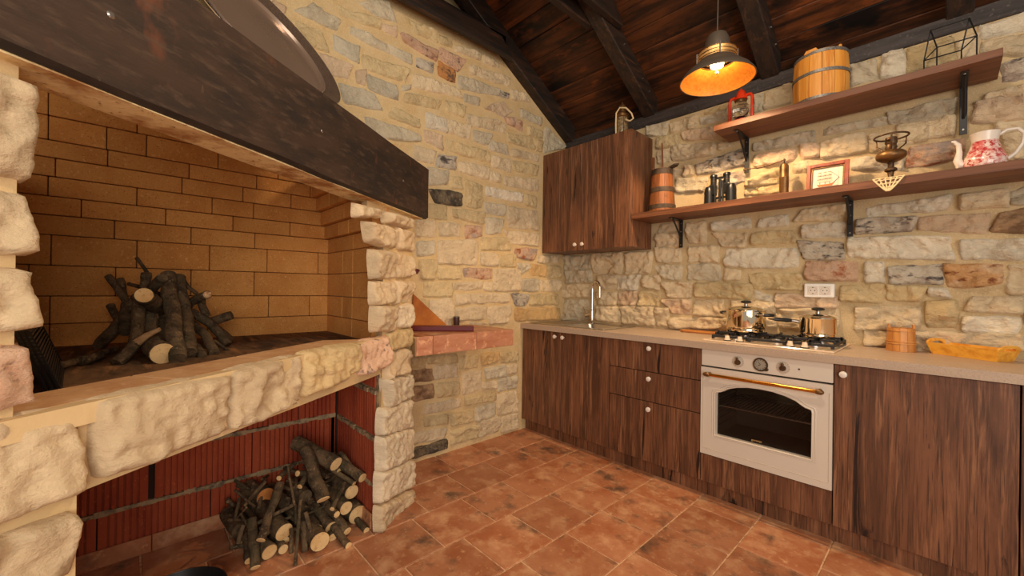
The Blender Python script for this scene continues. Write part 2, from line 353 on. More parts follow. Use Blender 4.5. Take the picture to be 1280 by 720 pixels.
KSTONES = parse("""g-1,1471,313,1464,312,1346,5,1344;c323,1471,619,1476,604,1301,326,1306;c653,1464,869,1467,859,1300,650,1304;c897,1492,1096,1481,1093,1372,915,1379;c1153,1481,1358,1476,1359,1366,1152,1372;g16,1335,312,1334,314,1229,22,1223;c374,1287,575,1290,554,1177,420,1176;w575,1288,782,1284,744,1169,568,1172;c793,1278,940,1284,938,1171,800,1194;g880,1361,1107,1354,1096,1250,971,1251;g1152,1354,1368,1349,1367,1242,1151,1243;c3,1206,304,1216,305,1101,1,1094;g-9,1070,319,1086,322,905,1,884;c382,1149,578,1152,562,1044,390,1037;p589,1155,768,1158,737,1051,582,1047;s779,1155,948,1157,925,1053,759,1047;c952,1232,1180,1227,1173,1121,1012,1121;s1207,1223,1558,1217,1552,1114,1208,1126;p954,1101,1177,1105,1174,998,1042,1003;c1195,1105,1396,1110,1388,994,1196,993;c384,1027,608,1031,610,904,374,903;c614,1036,895,1043,899,900,622,895;c903,1033,1013,1038,1007,904,909,897;c1019,969,1388,984,1381,914,1020,891;w1395,1449,1801,1435,1809,1311,1404,1331;c1396,1319,1496,1308,1485,1243,1393,1243;s1522,1285,1831,1281,1829,1181,1577,1183;w1574,1171,1688,1141,1682,1103,1567,1127;m1801,1472,2009,1456,2021,1358,1836,1362;q1842,1351,2079,1341,2080,1234,1849,1237;p1695,1161,2001,1145,1993,1081,1702,1072;s2008,1210,2184,1219,2183,1120,2015,1124;c1442,1103,1692,1103,1689,1026,1443,1004;c1702,1061,1999,1080,1995,973,1707,950;c1632,1007,1699,1011,1700,949,1633,944;c1237,965,1431,986,1432,918,1237,903;c2071,1090,2327,1107,2321,991,2072,967;m2205,1309,2403,1315,2401,1219,2211,1220;o2405,1315,2588,1311,2581,1223,2414,1193;w2108,1336,2186,1333,2184,1224,2112,1224;s2201,1214,2350,1202,2320,1129,2202,1132;w2357,1199,2410,1199,2431,1151,2353,1158;s2344,1130,2449,1136,2452,999,2348,1002;c2503,1159,2646,1159,2648,1081,2476,1087;w2468,1060,2650,1068,2631,988,2467,991;c2603,1300,2652,1298,2653,1174,2603,1175;c2111,964,2206,968,2204,896,2112,886;c2308,977,2637,994,2654,919,2313,877;w2113,1632,2429,1652,2413,1579,2116,1584;c2456,1651,2602,1653,2601,1571,2456,1576;g2611,1637,2653,1663,2653,1575,2611,1583;m2073,1573,2312,1559,2283,1488,2075,1490;p2314,1557,2553,1551,2541,1450,2313,1491;d2579,1545,2653,1558,2654,1444,2548,1460;w2038,1473,2424,1453,2440,1337,2042,1362;w2461,1429,2651,1422,2652,1325,2460,1336;w1316,1639,1543,1650,1548,1577,1317,1583;w1601,1631,1752,1640,1754,1572,1587,1577;c1836,1657,2026,1662,2027,1581,1784,1591;c1301,1563,1530,1555,1518,1453,1387,1472;s1559,1548,1781,1546,1795,1470,1553,1469;w1828,1571,2027,1561,2028,1480,1825,1490;g807,2439,993,2428,975,2326,829,2365;c1003,2402,1199,2420,1200,2327,1009,2340;w1221,2387,1421,2386,1422,2319,1222,2334;s901,2331,1075,2313,1076,2226,902,2250;p1089,2318,1327,2300,1311,2214,1103,2260;s1250,2431,1405,2420,1417,2398,1251,2400;c1020,2231,1320,2191,1317,2106,1026,2119;c1340,2177,1408,2177,1424,2131,1345,2129;c903,2222,1010,2233,1012,2122,914,2134;m1191,2065,1511,2101,1516,1995,1209,1990;c1032,2062,1169,2065,1183,1991,1037,1997;m1319,1969,1505,1956,1510,1890,1332,1864;g1047,1986,1277,1960,1249,1869,1053,1893;g1562,2121,1878,2114,1879,2048,1562,2069;p1573,2046,1797,2035,1779,1964,1567,1964;s1546,1900,1705,1939,1706,1835,1510,1846;s1511,1825,1706,1831,1706,1776,1511,1793;c1614,2428,1763,2431,1759,2318,1618,2323;g1558,2428,1609,2424,1610,2316,1564,2324;g1919,2111,2190,2102,2192,2065,1922,2074;c1911,2041,2108,2042,2109,1940,1915,1946;p1809,2045,1890,2046,1900,1961,1813,1958;c2123,2020,2344,2036,2345,1942,2129,1931;w2046,1910,2256,1882,2256,1810,2047,1847;c1775,1948,1846,1947,1847,1881,1776,1888;q2285,1921,2470,1916,2466,1824,2266,1815;c2228,2065,2435,2038,2433,1942,2233,1955;p2493,2007,2644,1997,2644,1957,2490,1979;c2564,1953,2647,1952,2648,1769,2597,1780;w2164,2436,2259,2439,2261,2284,2167,2312;s2269,2428,2431,2423,2436,2297,2267,2300;c2442,2385,2507,2404,2514,2295,2442,2300;w2512,2437,2644,2437,2645,2353,2513,2372;c2517,2355,2645,2341,2645,2241,2515,2300;m2581,2221,2645,2224,2646,2135,2577,2143;c2530,2102,2646,2112,2647,2050,2530,2078;c924,1661,1085,1669,1086,1599,917,1609;c909,1595,1086,1591,1083,1489,904,1498;c1139,1652,1270,1657,1272,1507,1147,1508;g2033,2434,2151,2422,2152,2317,2038,2321;p2496,2077,2643,2073,2644,1975,2490,1984;g2197,2122,2445,2122,2432,2035,2205,2056""")
LSTONES = parse("""s-1445,697,-1198,693,-1197,626,-1434,641;s-1558,704,-1455,702,-1458,627,-1557,626;s-1170,672,-986,667,-1014,568,-1174,578;a-974,671,-791,668,-803,590,-972,581;s-778,661,-593,659,-591,572,-776,573;d-1557,618,-1400,615,-1395,529,-1555,536;c-1385,630,-1208,623,-1190,522,-1383,532;g-941,554,-722,552,-714,461,-933,472;c-709,550,-598,552,-596,480,-707,475;d-1555,507,-1393,507,-1391,409,-1553,413;s-1368,499,-1184,494,-1182,391,-1361,404;c-1151,548,-959,542,-963,401,-1143,384;c-951,451,-813,440,-818,383,-963,396;g-800,448,-596,460,-594,352,-798,350;s-1126,363,-824,359,-823,291,-1108,300;c-1459,370,-1143,366,-1169,303,-1458,303;c-811,337,-586,331,-583,156,-801,165;s-1462,287,-1266,273,-1286,207,-1461,220;s-1245,269,-1049,257,-1042,167,-1238,178;g-1020,270,-829,277,-827,175,-1018,172;c-1006,155,-781,156,-779,37,-986,38;c-768,143,-583,146,-580,22,-759,23;c-1550,199,-1275,182,-1295,112,-1549,116;s-1243,144,-1000,135,-992,40,-1241,42;D-1548,100,-1274,100,-1267,27,-1547,34;g-1534,1470,-1399,1486,-1403,1392,-1532,1371;c-1374,1489,-1025,1525,-1016,1339,-1372,1334;c-988,1439,-812,1442,-817,1340,-986,1341;s-792,1429,-632,1445,-630,1344,-790,1336;q-637,1495,-378,1510,-438,1405,-643,1424;c-370,1458,-98,1476,-97,1403,-368,1393;s-1518,1351,-1382,1359,-1390,1226,-1502,1227;s-1372,1321,-1165,1318,-1166,1232,-1370,1227;q-1154,1310,-874,1322,-879,1235,-1141,1242;c-861,1316,-577,1331,-574,1151,-858,1149;g-614,1375,-465,1383,-470,1344,-566,1280;a-452,1373,-248,1373,-262,1268,-451,1278;s-240,1373,-70,1381,-76,1268,-245,1263;s-1482,1203,-1245,1212,-1243,1102,-1476,1102;c-1229,1204,-965,1219,-964,1153,-1228,1146;c-959,1214,-878,1216,-877,1149,-958,1148;g-561,1249,-358,1254,-363,1147,-552,1151;c-334,1244,-67,1251,-74,1149,-316,1147;c-1216,1119,-1082,1124,-1081,1051,-1210,1044;c-1073,1124,-692,1130,-698,1055,-1067,1050;m-679,1125,-470,1126,-505,1021,-621,1023;s-463,1126,-259,1126,-265,1028,-461,1031;s-251,1126,-99,1126,-97,1025,-249,1027;c-1427,1085,-1238,1093,-1239,893,-1419,894;s-1555,1082,-1442,1081,-1440,946,-1553,943;c-1215,1021,-931,1029,-929,929,-1191,931;c-912,1019,-670,1034,-702,895,-898,894;a-635,1003,-62,1002,-60,894,-633,902;c-1078,912,-923,900,-928,867,-1078,876;g-1461,1916,-1300,1948,-1299,1891,-1455,1862;s-1279,1952,-1171,1969,-1169,1879,-1278,1873;D-1459,1836,-1174,1856,-1178,1761,-1394,1745;s-1143,1961,-979,1942,-981,1767,-1145,1761;w-954,1942,-553,1953,-566,1874,-953,1875;s-1462,1735,-1302,1742,-1305,1645,-1465,1633;s-1254,1732,-963,1741,-973,1650,-1248,1666;g-958,1822,-747,1831,-765,1739,-956,1733;c-733,1823,-377,1833,-374,1668,-723,1655;s-538,1956,-395,1959,-401,1851,-522,1865;c-1545,1615,-1392,1626,-1395,1514,-1544,1504;c-1366,1616,-1176,1626,-1191,1534,-1360,1526;q-1142,1625,-985,1639,-984,1559,-1135,1522;g-950,1705,-764,1714,-795,1593,-948,1582;s-996,1549,-728,1575,-685,1468,-994,1455;c-783,1628,-365,1642,-371,1535,-673,1530;w-1477,2345,-1323,2349,-1308,2256,-1476,2245;c-1304,2351,-1093,2363,-1125,2258,-1302,2255;c-1146,2443,-745,2482,-757,2394,-1139,2368;g-1081,2343,-899,2351,-935,2260,-1079,2256;p-995,2532,-802,2633,-686,2590,-793,2522;q-773,2538,-572,2553,-578,2464,-745,2482;s-737,2415,-474,2445,-426,2347,-729,2337;s-506,2536,-336,2525,-335,2461,-504,2458;g-596,2649,-354,2639,-353,2575,-594,2577;g-924,2306,-742,2314,-707,2233,-928,2224;c-694,2296,-364,2325,-378,2257,-693,2236;s-1330,2204,-916,2208,-914,2132,-1308,2126;p-1494,2223,-1346,2225,-1344,2122,-1488,2149;m-1379,2088,-1228,2101,-1237,2010,-1403,2001;c-1563,2105,-1395,2101,-1418,2010,-1561,2007;c-1211,2078,-920,2097,-930,1994,-1199,2001;c-913,2070,-804,2063,-803,1995,-912,1993;c-903,2187,-699,2205,-697,2100,-895,2102;s-686,2208,-377,2225,-391,2131,-670,2121;c-771,2060,-375,2108,-381,2000,-763,1983;g-1466,1983,-1296,1989,-1304,1887,-1455,1867;g-305,2588,-14,2482,-22,2469,-316,2347;s-413,2446,-335,2450,-340,2352,-418,2343;b-1899,2448,-1691,2450,-1681,2354,-1878,2365;b-2055,2339,-1846,2342,-1781,2259,-2018,2229;g-1910,2196,-1534,2179,-1515,2138,-1850,2070;s-1715,2311,-1522,2290,-1526,2227,-1747,2231;s-1629,2431,-1358,2460,-1383,2387,-1655,2362;c-1582,2574,-1251,2593,-1179,2537,-1581,2473;s-1328,2478,-1155,2490,-1171,2404,-1321,2402;g-1665,2455,-1594,2484,-1603,2453,-1660,2429;g-2294,2631,-2195,2723,-2056,2698,-2073,2627;s-2302,2590,-2157,2596,-2112,2493,-2220,2485;b-2089,2598,-1934,2599,-1937,2494,-2088,2513;g-1992,2696,-1588,2688,-1591,2625,-1994,2643;s-2071,2784,-1817,2810,-1808,2756,-2049,2723;p-2168,2466,-1977,2464,-2001,2378,-2107,2364;p-1958,2441,-1902,2478,-1901,2373,-1950,2378;s-1922,2559,-1609,2582,-1634,2488,-1914,2473;p-1800,2798,-1696,2826,-1699,2754,-1792,2760;g-1950,2859,-1770,2948,-1701,2848,-1841,2829;p-2397,2637,-2327,2638,-2344,2590,-2379,2600;s-1646,2907,-1402,2919,-1400,2847,-1609,2835;s-1386,2918,-1278,2922,-1287,2865,-1380,2860;P-1679,2792,-1394,2794,-1408,2716,-1652,2744;m-1556,2682,-1418,2699,-1436,2624,-1560,2623;P-1385,2824,-1156,2825,-1231,2714,-1379,2749;O-1388,2728,-1253,2720,-1241,2626,-1387,2626;g-1220,2696,-840,2721,-826,2668,-1218,2599;m-820,2723,-727,2721,-726,2686,-819,2670;c-1122,2815,-723,2852,-721,2773,-1115,2745;c-1256,2896,-1012,2933,-1029,2870,-1255,2852;c-1004,2927,-843,2915,-843,2886,-993,2866;g-1168,2584,-1024,2592,-1029,2532,-1167,2517;c-714,2770,-537,2785,-477,2732,-699,2690""")
FSTONES = parse("""c-1272,1509,-1219,1511,-1218,1344,-1270,1338;c-1270,1305,-1224,1319,-1216,1214,-1269,1213;c-1269,1184,-1224,1185,-1215,1083,-1267,1085;P-1267,1056,-1223,1049,-1213,947,-1266,952;c-1266,932,-1150,920,-1141,760,-1263,749;c-1263,744,-1146,718,-1152,598,-1262,654;c-1123,923,-826,921,-823,770,-1118,768;c-816,923,-543,926,-543,771,-818,766;s-531,929,-217,928,-202,811,-528,778;P-181,919,40,929,60,787,-177,782;c-215,1515,-66,1521,-14,1486,-213,1461;c15,1525,314,1534,276,1480,32,1471;c-151,1448,130,1462,116,1356,-116,1365;c147,1465,327,1470,341,1361,159,1365;c-88,1332,117,1340,121,1213,-78,1203;c134,1342,321,1337,335,1228,147,1213;c-77,1188,105,1192,108,1081,-74,1083;c121,1193,346,1197,340,1082,125,1080;c-67,1072,142,1072,146,946,-64,959;w169,1071,320,1074,324,951,172,956;s64,938,314,943,307,847,58,850;c51,839,288,837,272,710,47,716;w31,720,333,681,358,560,67,572;w12,580,338,543,353,383,1,462;w1,455,353,383,359,216,6,291;w-9,290,359,207,354,58,-5,142;c-4,130,354,45,390,-95,-1,0""")

# ------------------------------------------------------------------ walls
wk = structure(MB().box(-0.25, 3.3, 0, 0.25, -0.05, 2.44).build('wall_back', M['mortar_grey']))
for i, (c, q) in enumerate(KSTONES):
    stone(q, lambda u, z, h: (u, -h, z), 0.026, 0.064, ST[c], wk, i + 1, edge=0.010, grow=0.010, cell=0.009)
# the wall's stones go on to the right of the picture in the same rough courses
rs = random.Random(11); zz = 0.90; i = 900
while zz < 2.36:
    hgt = min(rs.uniform(0.075, 0.125), 2.42 - zz); x = 2.645 + rs.uniform(0, 0.05)
    while x < 3.2:
        wd_ = rs.uniform(0.14, 0.30); i += 1
        stone([(x, zz + hgt - rs.uniform(0, 0.01)), (x + wd_, zz + hgt - rs.uniform(0, 0.01)), (x + wd_, zz), (x, zz + rs.uniform(0, 0.01))], lambda u, z, h: (u, -h, z), 0.026, 0.064, ST[rs.choice('ccccwwsgpm')], wk, i, edge=0.010, cell=0.012)
        x += wd_ + 0.022
    zz += hgt + 0.022
b = MB(); b.box(-0.25, 0.008, -1.78, 0.0, -0.05, 2.99); b.box(-0.25, 0.008, -2.6, -1.78, 1.84, 2.99); b.box(-0.25, 0.008, -3.9, -2.6, 2.12, 2.99)
wl = structure(b.build('wall_left', M['mortar_warm']))
for i, (c, q) in enumerate(LSTONES):
    stone(q, lambda u, z, h: (0.008 + h, u, z), 0.017, 0.036, ST[c], wl, i + 201, edge=0.009, grow=0.010)

# ------------------------------------------------------------------ floor of terracotta tiles
fl = structure(MB().box(-0.25, 4.2, -4.8, 0.1, -0.08, -0.004).build('floor', M['grout']))
tm = MB().box(-0.1437, 0.1437, -0.1472, 0.1472, -0.010, 0.0).build('tile', M['tile'], fl, bevel=0.003)
OFF = [-1.367, -1.467, -1.567, -1.467, -1.38, -1.267, -1.17, -1.07, -1.17, -1.27, -1.37, -1.27, -1.17, -1.07]
first = True
for k in range(14):
    y = OFF[k] + 0.301 * 4 + 0.1505
    while y > -4.7:
        if y < -0.3:
            if first: o = tm; first = False
            else: o = tm.copy(); COL.objects.link(o)
            o.location = (0.294 * k + 0.147, y, 0.0008 * random.random()); o.rotation_euler.z = math.pi * random.randint(0, 1)
        y -= 0.301

# ------------------------------------------------------------------ ceiling: planks, rafters, ties, wall plate
SL = 0.585; CZ = 2.66; RY = -2.3
def cz(y): return CZ + SL * (-y) if y > RY else CZ + SL * (-RY) - SL * (RY - y)
ce = structure(MB().hexa([(-0.25, 0.2, cz(0.2) + 0.05), (4.2, 0.2, cz(0.2) + 0.05), (4.2, RY, cz(RY) + 0.05), (-0.25, RY, cz(RY) + 0.05),
                          (-0.25, 0.2, cz(0.2) + 0.09), (4.2, 0.2, cz(0.2) + 0.09), (4.2, RY, cz(RY) + 0.09), (-0.25, RY, cz(RY) + 0.09)]).hexa(
    [(-0.25, RY, cz(RY) + 0.05), (4.2, RY, cz(RY) + 0.05), (4.2, -4.8, cz(-4.8) + 0.05), (-0.25, -4.8, cz(-4.8) + 0.05),
     (-0.25, RY, cz(RY) + 0.09), (4.2, RY, cz(RY) + 0.09), (4.2, -4.8, cz(-4.8) + 0.09), (-0.25, -4.8, cz(-4.8) + 0.09)]).build('ceiling', M['cab_dark']))
y = 0.2; st = 0.128
while y > -4.75:
    y2 = y - st
    if y > RY > y2: y2 = RY
    g = 0.0045; dz = random.uniform(0, 0.003)
    b = MB().hexa([(-0.2, y - g, cz(y - g) + dz), (4.2, y - g, cz(y - g) + dz), (4.2, y2, cz(y2) + dz), (-0.2, y2, cz(y2) + dz),
                   (-0.2, y - g, cz(y - g) + 0.049), (4.2, y - g, cz(y - g) + 0.049), (4.2, y2, cz(y2) + 0.049), (-0.2, y2, cz(y2) + 0.049)])
    b.build('plank', M['plank'], ce, bevel=0.003)
    y = y2
def rafter(x0, x1, ya=0.02, yb=RY):
    lo = lambda y: 2.50 + SL * (-y)
    n = 14; b = MB()
    prev = None
    for i in range(n):
        y0 = ya + (yb - ya) * i / n; y1 = ya + (yb - ya) * (i + 1) / n
        pass
    b.hexa([(x0, ya, lo(ya)), (x1, ya, lo(ya)), (x1, yb, lo(yb)), (x0, yb, lo(yb)), (x0, ya, cz(ya)), (x1, ya, cz(ya)), (x1, yb, cz(yb)), (x0, yb, cz(yb))])
    b.build('rafter', M['rafter'], ce, bevel=0.006)
    o = MB().hexa([(x0, RY, lo(RY)), (x1, RY, lo(RY)), (x1, -4.7, lo(RY) - SL * (RY + 4.7)), (x0, -4.7, lo(RY) - SL * (RY + 4.7)),
                   (x0, RY, cz(RY)), (x1, RY, cz(RY)), (x1, -4.7, cz(-4.7)), (x0, -4.7, cz(-4.7))]).build('rafter', M['rafter'], ce, bevel=0.006)
for x0, x1 in ((0.0, 0.095), (0.79, 0.885), (1.60, 1.70), (2.40, 2.495), (3.2, 3.3)): rafter(x0, x1)
def tie(x0, x1, y0, y1):
    MB().hexa([(x0, y0, 2.92), (x1, y0, 2.92), (x1, y1, 2.92), (x0, y1, 2.92), (x0, y0 - 0.12, 3.05), (x1, y0 - 0.12, 3.05), (x1, y1 + 0.2, 3.05), (x0, y1 + 0.2, 3.05)]).build('collar_tie', M['rafter'], ce, bevel=0.005)
tie(0.097, 0.14, -0.80, -3.8); tie(0.74, 0.788, -0.69, -3.9); tie(0.887, 0.935, -0.54, -3.9); tie(1.55, 1.598, -0.9, -3.9); tie(1.702, 1.75, -0.9, -3.9); tie(2.497, 2.545, -0.9, -3.9); tie(2.35, 2.398, -0.9, -3.9)
MB().box(-0.0, 0.095, -3.9, -0.84, 2.99, 3.10).build('tie_beam', M['rafter'], ce, bevel=0.005)
MB().box(-0.2, 3.3, -0.014, 0.10, 2.441, 2.525).build('wall_plate', M['plate'], ce, bevel=0.004)
MB().box(-0.25, 0.0, -3.9, -0.0, 2.992, 3.0).build('beam_bearing', M['rafter'], ce)
# bolts on rafters (small zinc heads)
b = MB()
for x in (0.887, 1.702, 2.497):
    for yy in (-0.10, -0.2, -0.45): b.cyl((x - 0.004, yy, 2.60 - SL * yy), (x + 0.004, yy, 2.60 - SL * yy), 0.006, n=8)
b.build('bolt', M['steel'], ce, kind='stuff')
gw = MB()   # unseen triangle added above the left wall to block light
gw.extr([(-0.25, 0.0, 2.70), (-0.25, RY, cz(RY) + 0.03), (-0.25, -4.6, 2.70)], (0.10, 0, 0))
structure(gw.build('gable_light_block', M['mortar_warm']))

# ------------------------------------------------------------------ fireplace
TH = math.radians(35.4); FN = V((math.cos(TH), math.sin(TH), 0)); FT = V((-math.sin(TH), math.cos(TH), 0)); FP0 = V((0.609, -2.037, 0))
def F(s, z, o=0.0):
    p = FP0 + FT * s + FN * o; return (p.x, p.y, z)
def F2(s, o=0.0): return F(s, 0, o)[:2]
def xf_(y, o): return 0.609 + (o - (y + 2.037) * math.sin(TH)) / math.cos(TH)
fp = thing('fireplace', 'corner fireplace of rough cream stone with a black timber mantel and a firewood niche below', 'fireplace', (0.5, -2.4, 0))
for i, (c, q) in enumerate(FSTONES):
    cx = sum(p[0] for p in q) / 4
    if q[0][0] < -1.2:      # the left pillar's stones run on past the frame's edge
        q = [(q[0][0] - 0.22, q[0][1]), q[1], q[2], (q[3][0] - 0.22, q[3][1])]
    big = (q[1][0] - q[0][0]) > 0.2
    stone(q, lambda u, z, h: F(u, z, -0.035 + h), 0.040 if big else 0.032, 0.058 if big else 0.040, SF[c], fp, i + 501, cell=0.008 if big else 0.006, edge=0.022 if big else 0.016, scale=0.5 if big else 1.1, grow=0.008 if big else 0.005)
for k, (z0, z1) in enumerate(((0.02, 0.30), (0.32, 0.60), (0.62, 0.90), (0.95, 1.15), (1.18, 1.36), (1.39, 1.53))):
    stone([(-1.76, z1), (-1.535, z1), (-1.535, z0), (-1.76, z0)], lambda u, z, h: F(u, z, -0.035 + h), 0.036, 0.05, SF['cscPcs'[k]], fp, k + 1000, edge=0.02, scale=0.6, grow=0.004)
core = M['render_cream']
MB().prism([(0.008, -2.03), (xf_(-2.03, -0.035), -2.03), F2(0.345, -0.035), (0.008, -1.70)], 0, 1.60).build('pillar_core', core, fp)
MB().prism([(0.008, -3.32), (F2(-1.14, -0.035)[0], F2(-1.14, -0.035)[1]), F2(-1.75, -0.035), (0.008, -3.7)], 0, 0.884).build('pillar_core', core, fp)
MB().prism([(-0.16, -3.36), (F2(-1.232, -0.035)[0], F2(-1.232, -0.035)[1]), F2(-1.75, -0.035), (-0.16, -3.7)], 0.884, 1.60).build('pillar_core', core, fp)
# slab under the hearth with its stone-clad front
MB().prism([(-0.16, -2.04), (xf_(-2.04, -0.035), -2.04), F2(-1.16, -0.035), (-0.16, -3.4)], 0.748, 0.885).build('hearth_slab', core, fp)
MB().prism([(-0.16, -2.04), (xf_(-2.04, -0.2), -2.04), F2(-1.6, -0.2), (-0.16, -3.35)], 0.885, 0.895).build('hearth_floor', M['ash'], fp)
MB().prism([F2(-1.30, -0.056), F2(-1.30, -0.016), F2(0.0, -0.016), F2(0.0, -0.056)], 0.885, 0.9265).build('mortar_strip', core, fp)
for s0, s1, e1 in ((-1.24, -0.93, 0), (-0.927, -0.62, 0), (-0.617, -0.31, 0), (-0.307, -0.075, 0.10)):
    MB().prism([F2(s0, -0.205), F2(s0, -0.046), F2(s1, -0.046), F2(s1 - e1, -0.205)], 0.886, 0.927).build('hearth_tile', M['hearth_tile'], fp, bevel=0.003)
# lintel, mantel shelf, hood
zl = lambda s_: 1.553 - 0.010 * (0.432 - s_) / 1.63
MB().hexa([F(-1.75, zl(-1.75), -0.112), F(-1.75, zl(-1.75), 0.001), F(0.40, zl(0.40), 0.001), F(0.40, zl(0.40), -0.112), F(-1.75, 1.835, -0.112), F(-1.75, 1.835, -0.033), F(0.40, 1.835, -0.033), F(0.40, 1.835, -0.112)]).build('lintel', M['plaster_raw'], fp)
MB().prism([F2(-0.50, -0.13), F2(0.34, -0.13), (0.008, -1.70), (-0.05, -1.75), (-0.16, -2.1)], 1.836, 1.86).build('mantel_shelf', core, fp)
MB().prism([(0.008, -2.0), (xf_(-2.0, -0.13), -2.0), F2(0.33, -0.13), (0.008, -1.70)], 1.60, 1.835).build('pillar_core', core, fp)
def hp(s, d, z): return F(s, z, -0.118 - (z - 1.835) * math.tan(0.584) - d)
MB().hexa([hp(-1.7, 0, 1.835), hp(-0.52, 0, 1.835), hp(-0.52, 0.06, 1.835), hp(-1.7, 0.06, 1.835), hp(-1.7, 0, 2.62), hp(-0.60, 0, 2.62), hp(-0.60, 0.06, 2.62), hp(-1.7, 0.06, 2.62)]).build('hood', core, fp)
# mantel beam: hewn timber with a chamfered lower edge
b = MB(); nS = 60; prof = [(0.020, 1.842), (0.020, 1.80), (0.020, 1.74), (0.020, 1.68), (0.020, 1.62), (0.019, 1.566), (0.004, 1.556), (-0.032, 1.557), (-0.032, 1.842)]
for i in range(nS + 1):
    s = -1.78 + (0.432 + 1.78) * i / nS
    for o, z in prof:
        wob = 0.0025 * noise.noise(V((s * 3, z * 9, o * 30))) + (0.003 * noise.noise(V((s * 5, 2.2, 0))) if z < 1.6 else 0)
        if z < 1.58: z -= 0.010 * (0.432 - s) / 1.63
        b.v.append(F(s, z + wob, o + wob))
npf = len(prof)
for i in range(nS):
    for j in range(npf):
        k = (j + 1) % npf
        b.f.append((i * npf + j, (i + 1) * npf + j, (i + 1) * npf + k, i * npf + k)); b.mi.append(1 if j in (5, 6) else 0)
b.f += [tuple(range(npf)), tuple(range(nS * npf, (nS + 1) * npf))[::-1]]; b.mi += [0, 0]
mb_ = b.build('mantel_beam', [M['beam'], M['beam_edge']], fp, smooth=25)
for s, z, r in ((-1.132, 1.694, 0.008), (-0.499, 1.707, 0.006), (0.117, 1.696, 0.006)):
    MB().lathe([(r, 0), (r, 0.002), (r * 0.6, 0.004)], F(s, z, 0.019), 12, FN).build('screw', M['steel'], mb_)
# firebrick back and right jamb
LV = [0.885, 0.99, 1.107, 1.236, 1.363, 1.446, 1.523, 1.604, 1.681, 1.752, 1.85, 1.97, 2.09]
JT = {0: [-2.63, -2.9, -3.161], 1: [-2.149, -2.36, -2.64, -2.90, -3.161], 2: [-2.43, -2.699, -2.966, -3.22], 3: [-2.104, -2.37, -2.626, -2.897, -3.160], 4: [-2.43, -2.701, -2.972, -3.24], 5: [-2.26, -2.53, -2.798, -3.075], 6: [-2.44, -2.62, -2.90, -3.17],
      7: [-2.26, -2.49, -2.74, -3.15], 8: [-2.16, -2.43, -2.714, -2.996], 9: [-2.33, -2.6, -2.87, -3.0, -3.17], 10: [-2.25, -2.63, -2.903, -3.17], 11: [-2.5, -2.76, -3.03, -3.3]}
STP = [0, 0, 0, 0, 0, 0.025, 0.05, 0.078, 0.105, 0.13, 0.15, 0.16]
MB().box(-0.25, -0.165, -3.4, -2.0, 0.0, 2.1).build('brick_backing', M['firebrick_soot'], fp)
def brick(x0, x1, y0, y1, z0, z1):
    MB().box(x0, x1, y0, y1, z0, z1).build('firebrick', M['firebrick'], fp, bevel=0.0025)
for r in range(12):
    z0, z1 = LV[r], LV[r + 1]; ys = [-2.04] + JT[r] + [-3.38]; dx = 0.006 * max(0, r - 4)
    for a, bb in zip(ys, ys[1:]):
        brick(-0.2, -0.14 + dx + random.uniform(-0.001, 0.001), bb + 0.0015, a - 0.0015, z0 + 0.0015, z1 - 0.0015)
    if r < 10:
        yj = -2.05 - STP[r]; xe = xf_(yj, -0.085) if r > 3 else xf_(yj, -0.105)
        xs = [-0.14 + dx, 0.10, 0.24, xe] if r % 2 else [-0.14 + dx, 0.24, xe]
        for a, bb in zip(xs, xs[1:]):
            brick(a + 0.0015, bb - 0.0015, yj, -2.0, z0 + 0.0015, z1 - 0.0015)
# plaster behind the stepped brick ends, up to the lintel
MB().prism([(xf_(-2.03, -0.12), -2.03), (xf_(-2.03, -0.036), -2.03), (xf_(-2.15, -0.036), -2.15), (xf_(-2.15, -0.085), -2.15)], 1.52, 1.60).build('jamb_plaster', core, fp)
# firewood niche: hollow clay blocks with raked grooves, mortar beds, skirting tiles
def clay(p0, p1, z0, z1, nrm, depth=0.05):
    p0 = V(p0); p1 = V(p1); d = p1 - p0; L = d.length; d.normalize(); nrm = V(nrm)
    n = max(3, int(L / 0.024)); pts = []
    ed = 0.02
    pts.append((0, 0))
    for i in range(n):
        u = ed + (L - 2 * ed) * (i + 0.5) / n
        pts += [(u - 0.0035, 0), (u - 0.0028, -0.011), (u + 0.0028, -0.011), (u + 0.0035, 0)]
    pts.append((L, 0)); pts += [(L, -depth), (0, -depth)]
    vs = [p0 + d * u + nrm * o for u, o in pts]
    MB().extr([(v.x, v.y, z0) for v in vs], (0, 0, z1 - z0)).build('clay_block', M['clay'], fp)
MB().box(-0.02, 0.040, -3.35, -2.0, 0, 0.748).build('niche_backing', M['niche_dark'], fp)
MB().prism([(0.0, -2.045), (xf_(-2.045, -0.055), -2.045), (xf_(-2.02, -0.055), -2.02), (0.0, -2.02)], 0, 0.748).build('niche_backing', M['mortar_dirty'], fp)
rows = [(0.0, 0.207, -2.255), (0.225, 0.43, -2.09), (0.448, 0.655, -2.255), (0.672, 0.745, -2.09)]
for z0, z1, yj in rows:
    ys = [-2.06] + [yj - 0.375 * k for k in range(4) if yj - 0.375 * k > -3.3] + [-3.3]
    for a, bb in zip(ys, ys[1:]):
        if a - bb > 0.02: clay((0.052, a - (0.010 if abs(a + 2.84) < 0.01 else 0.002), 0), (0.052, bb + (0.012 if abs(bb + 2.84) < 0.01 else 0.003), 0), z0, z1, (1, 0, 0), 0.03)
for z0, z1, xj in [(0.0, 0.195, 0.43), (0.215, 0.425, 0.24), (0.447, 0.655, 0.43), (0.677, 0.745, 0.24)]:
    xs = [0.055, xj, xf_(-2.05, -0.065)]
    for a, bb in zip(xs, xs[1:]): clay((a + 0.002, -2.052, 0), (bb - 0.003, -2.052, 0), z0, z1, (0, -1, 0), 0.02)
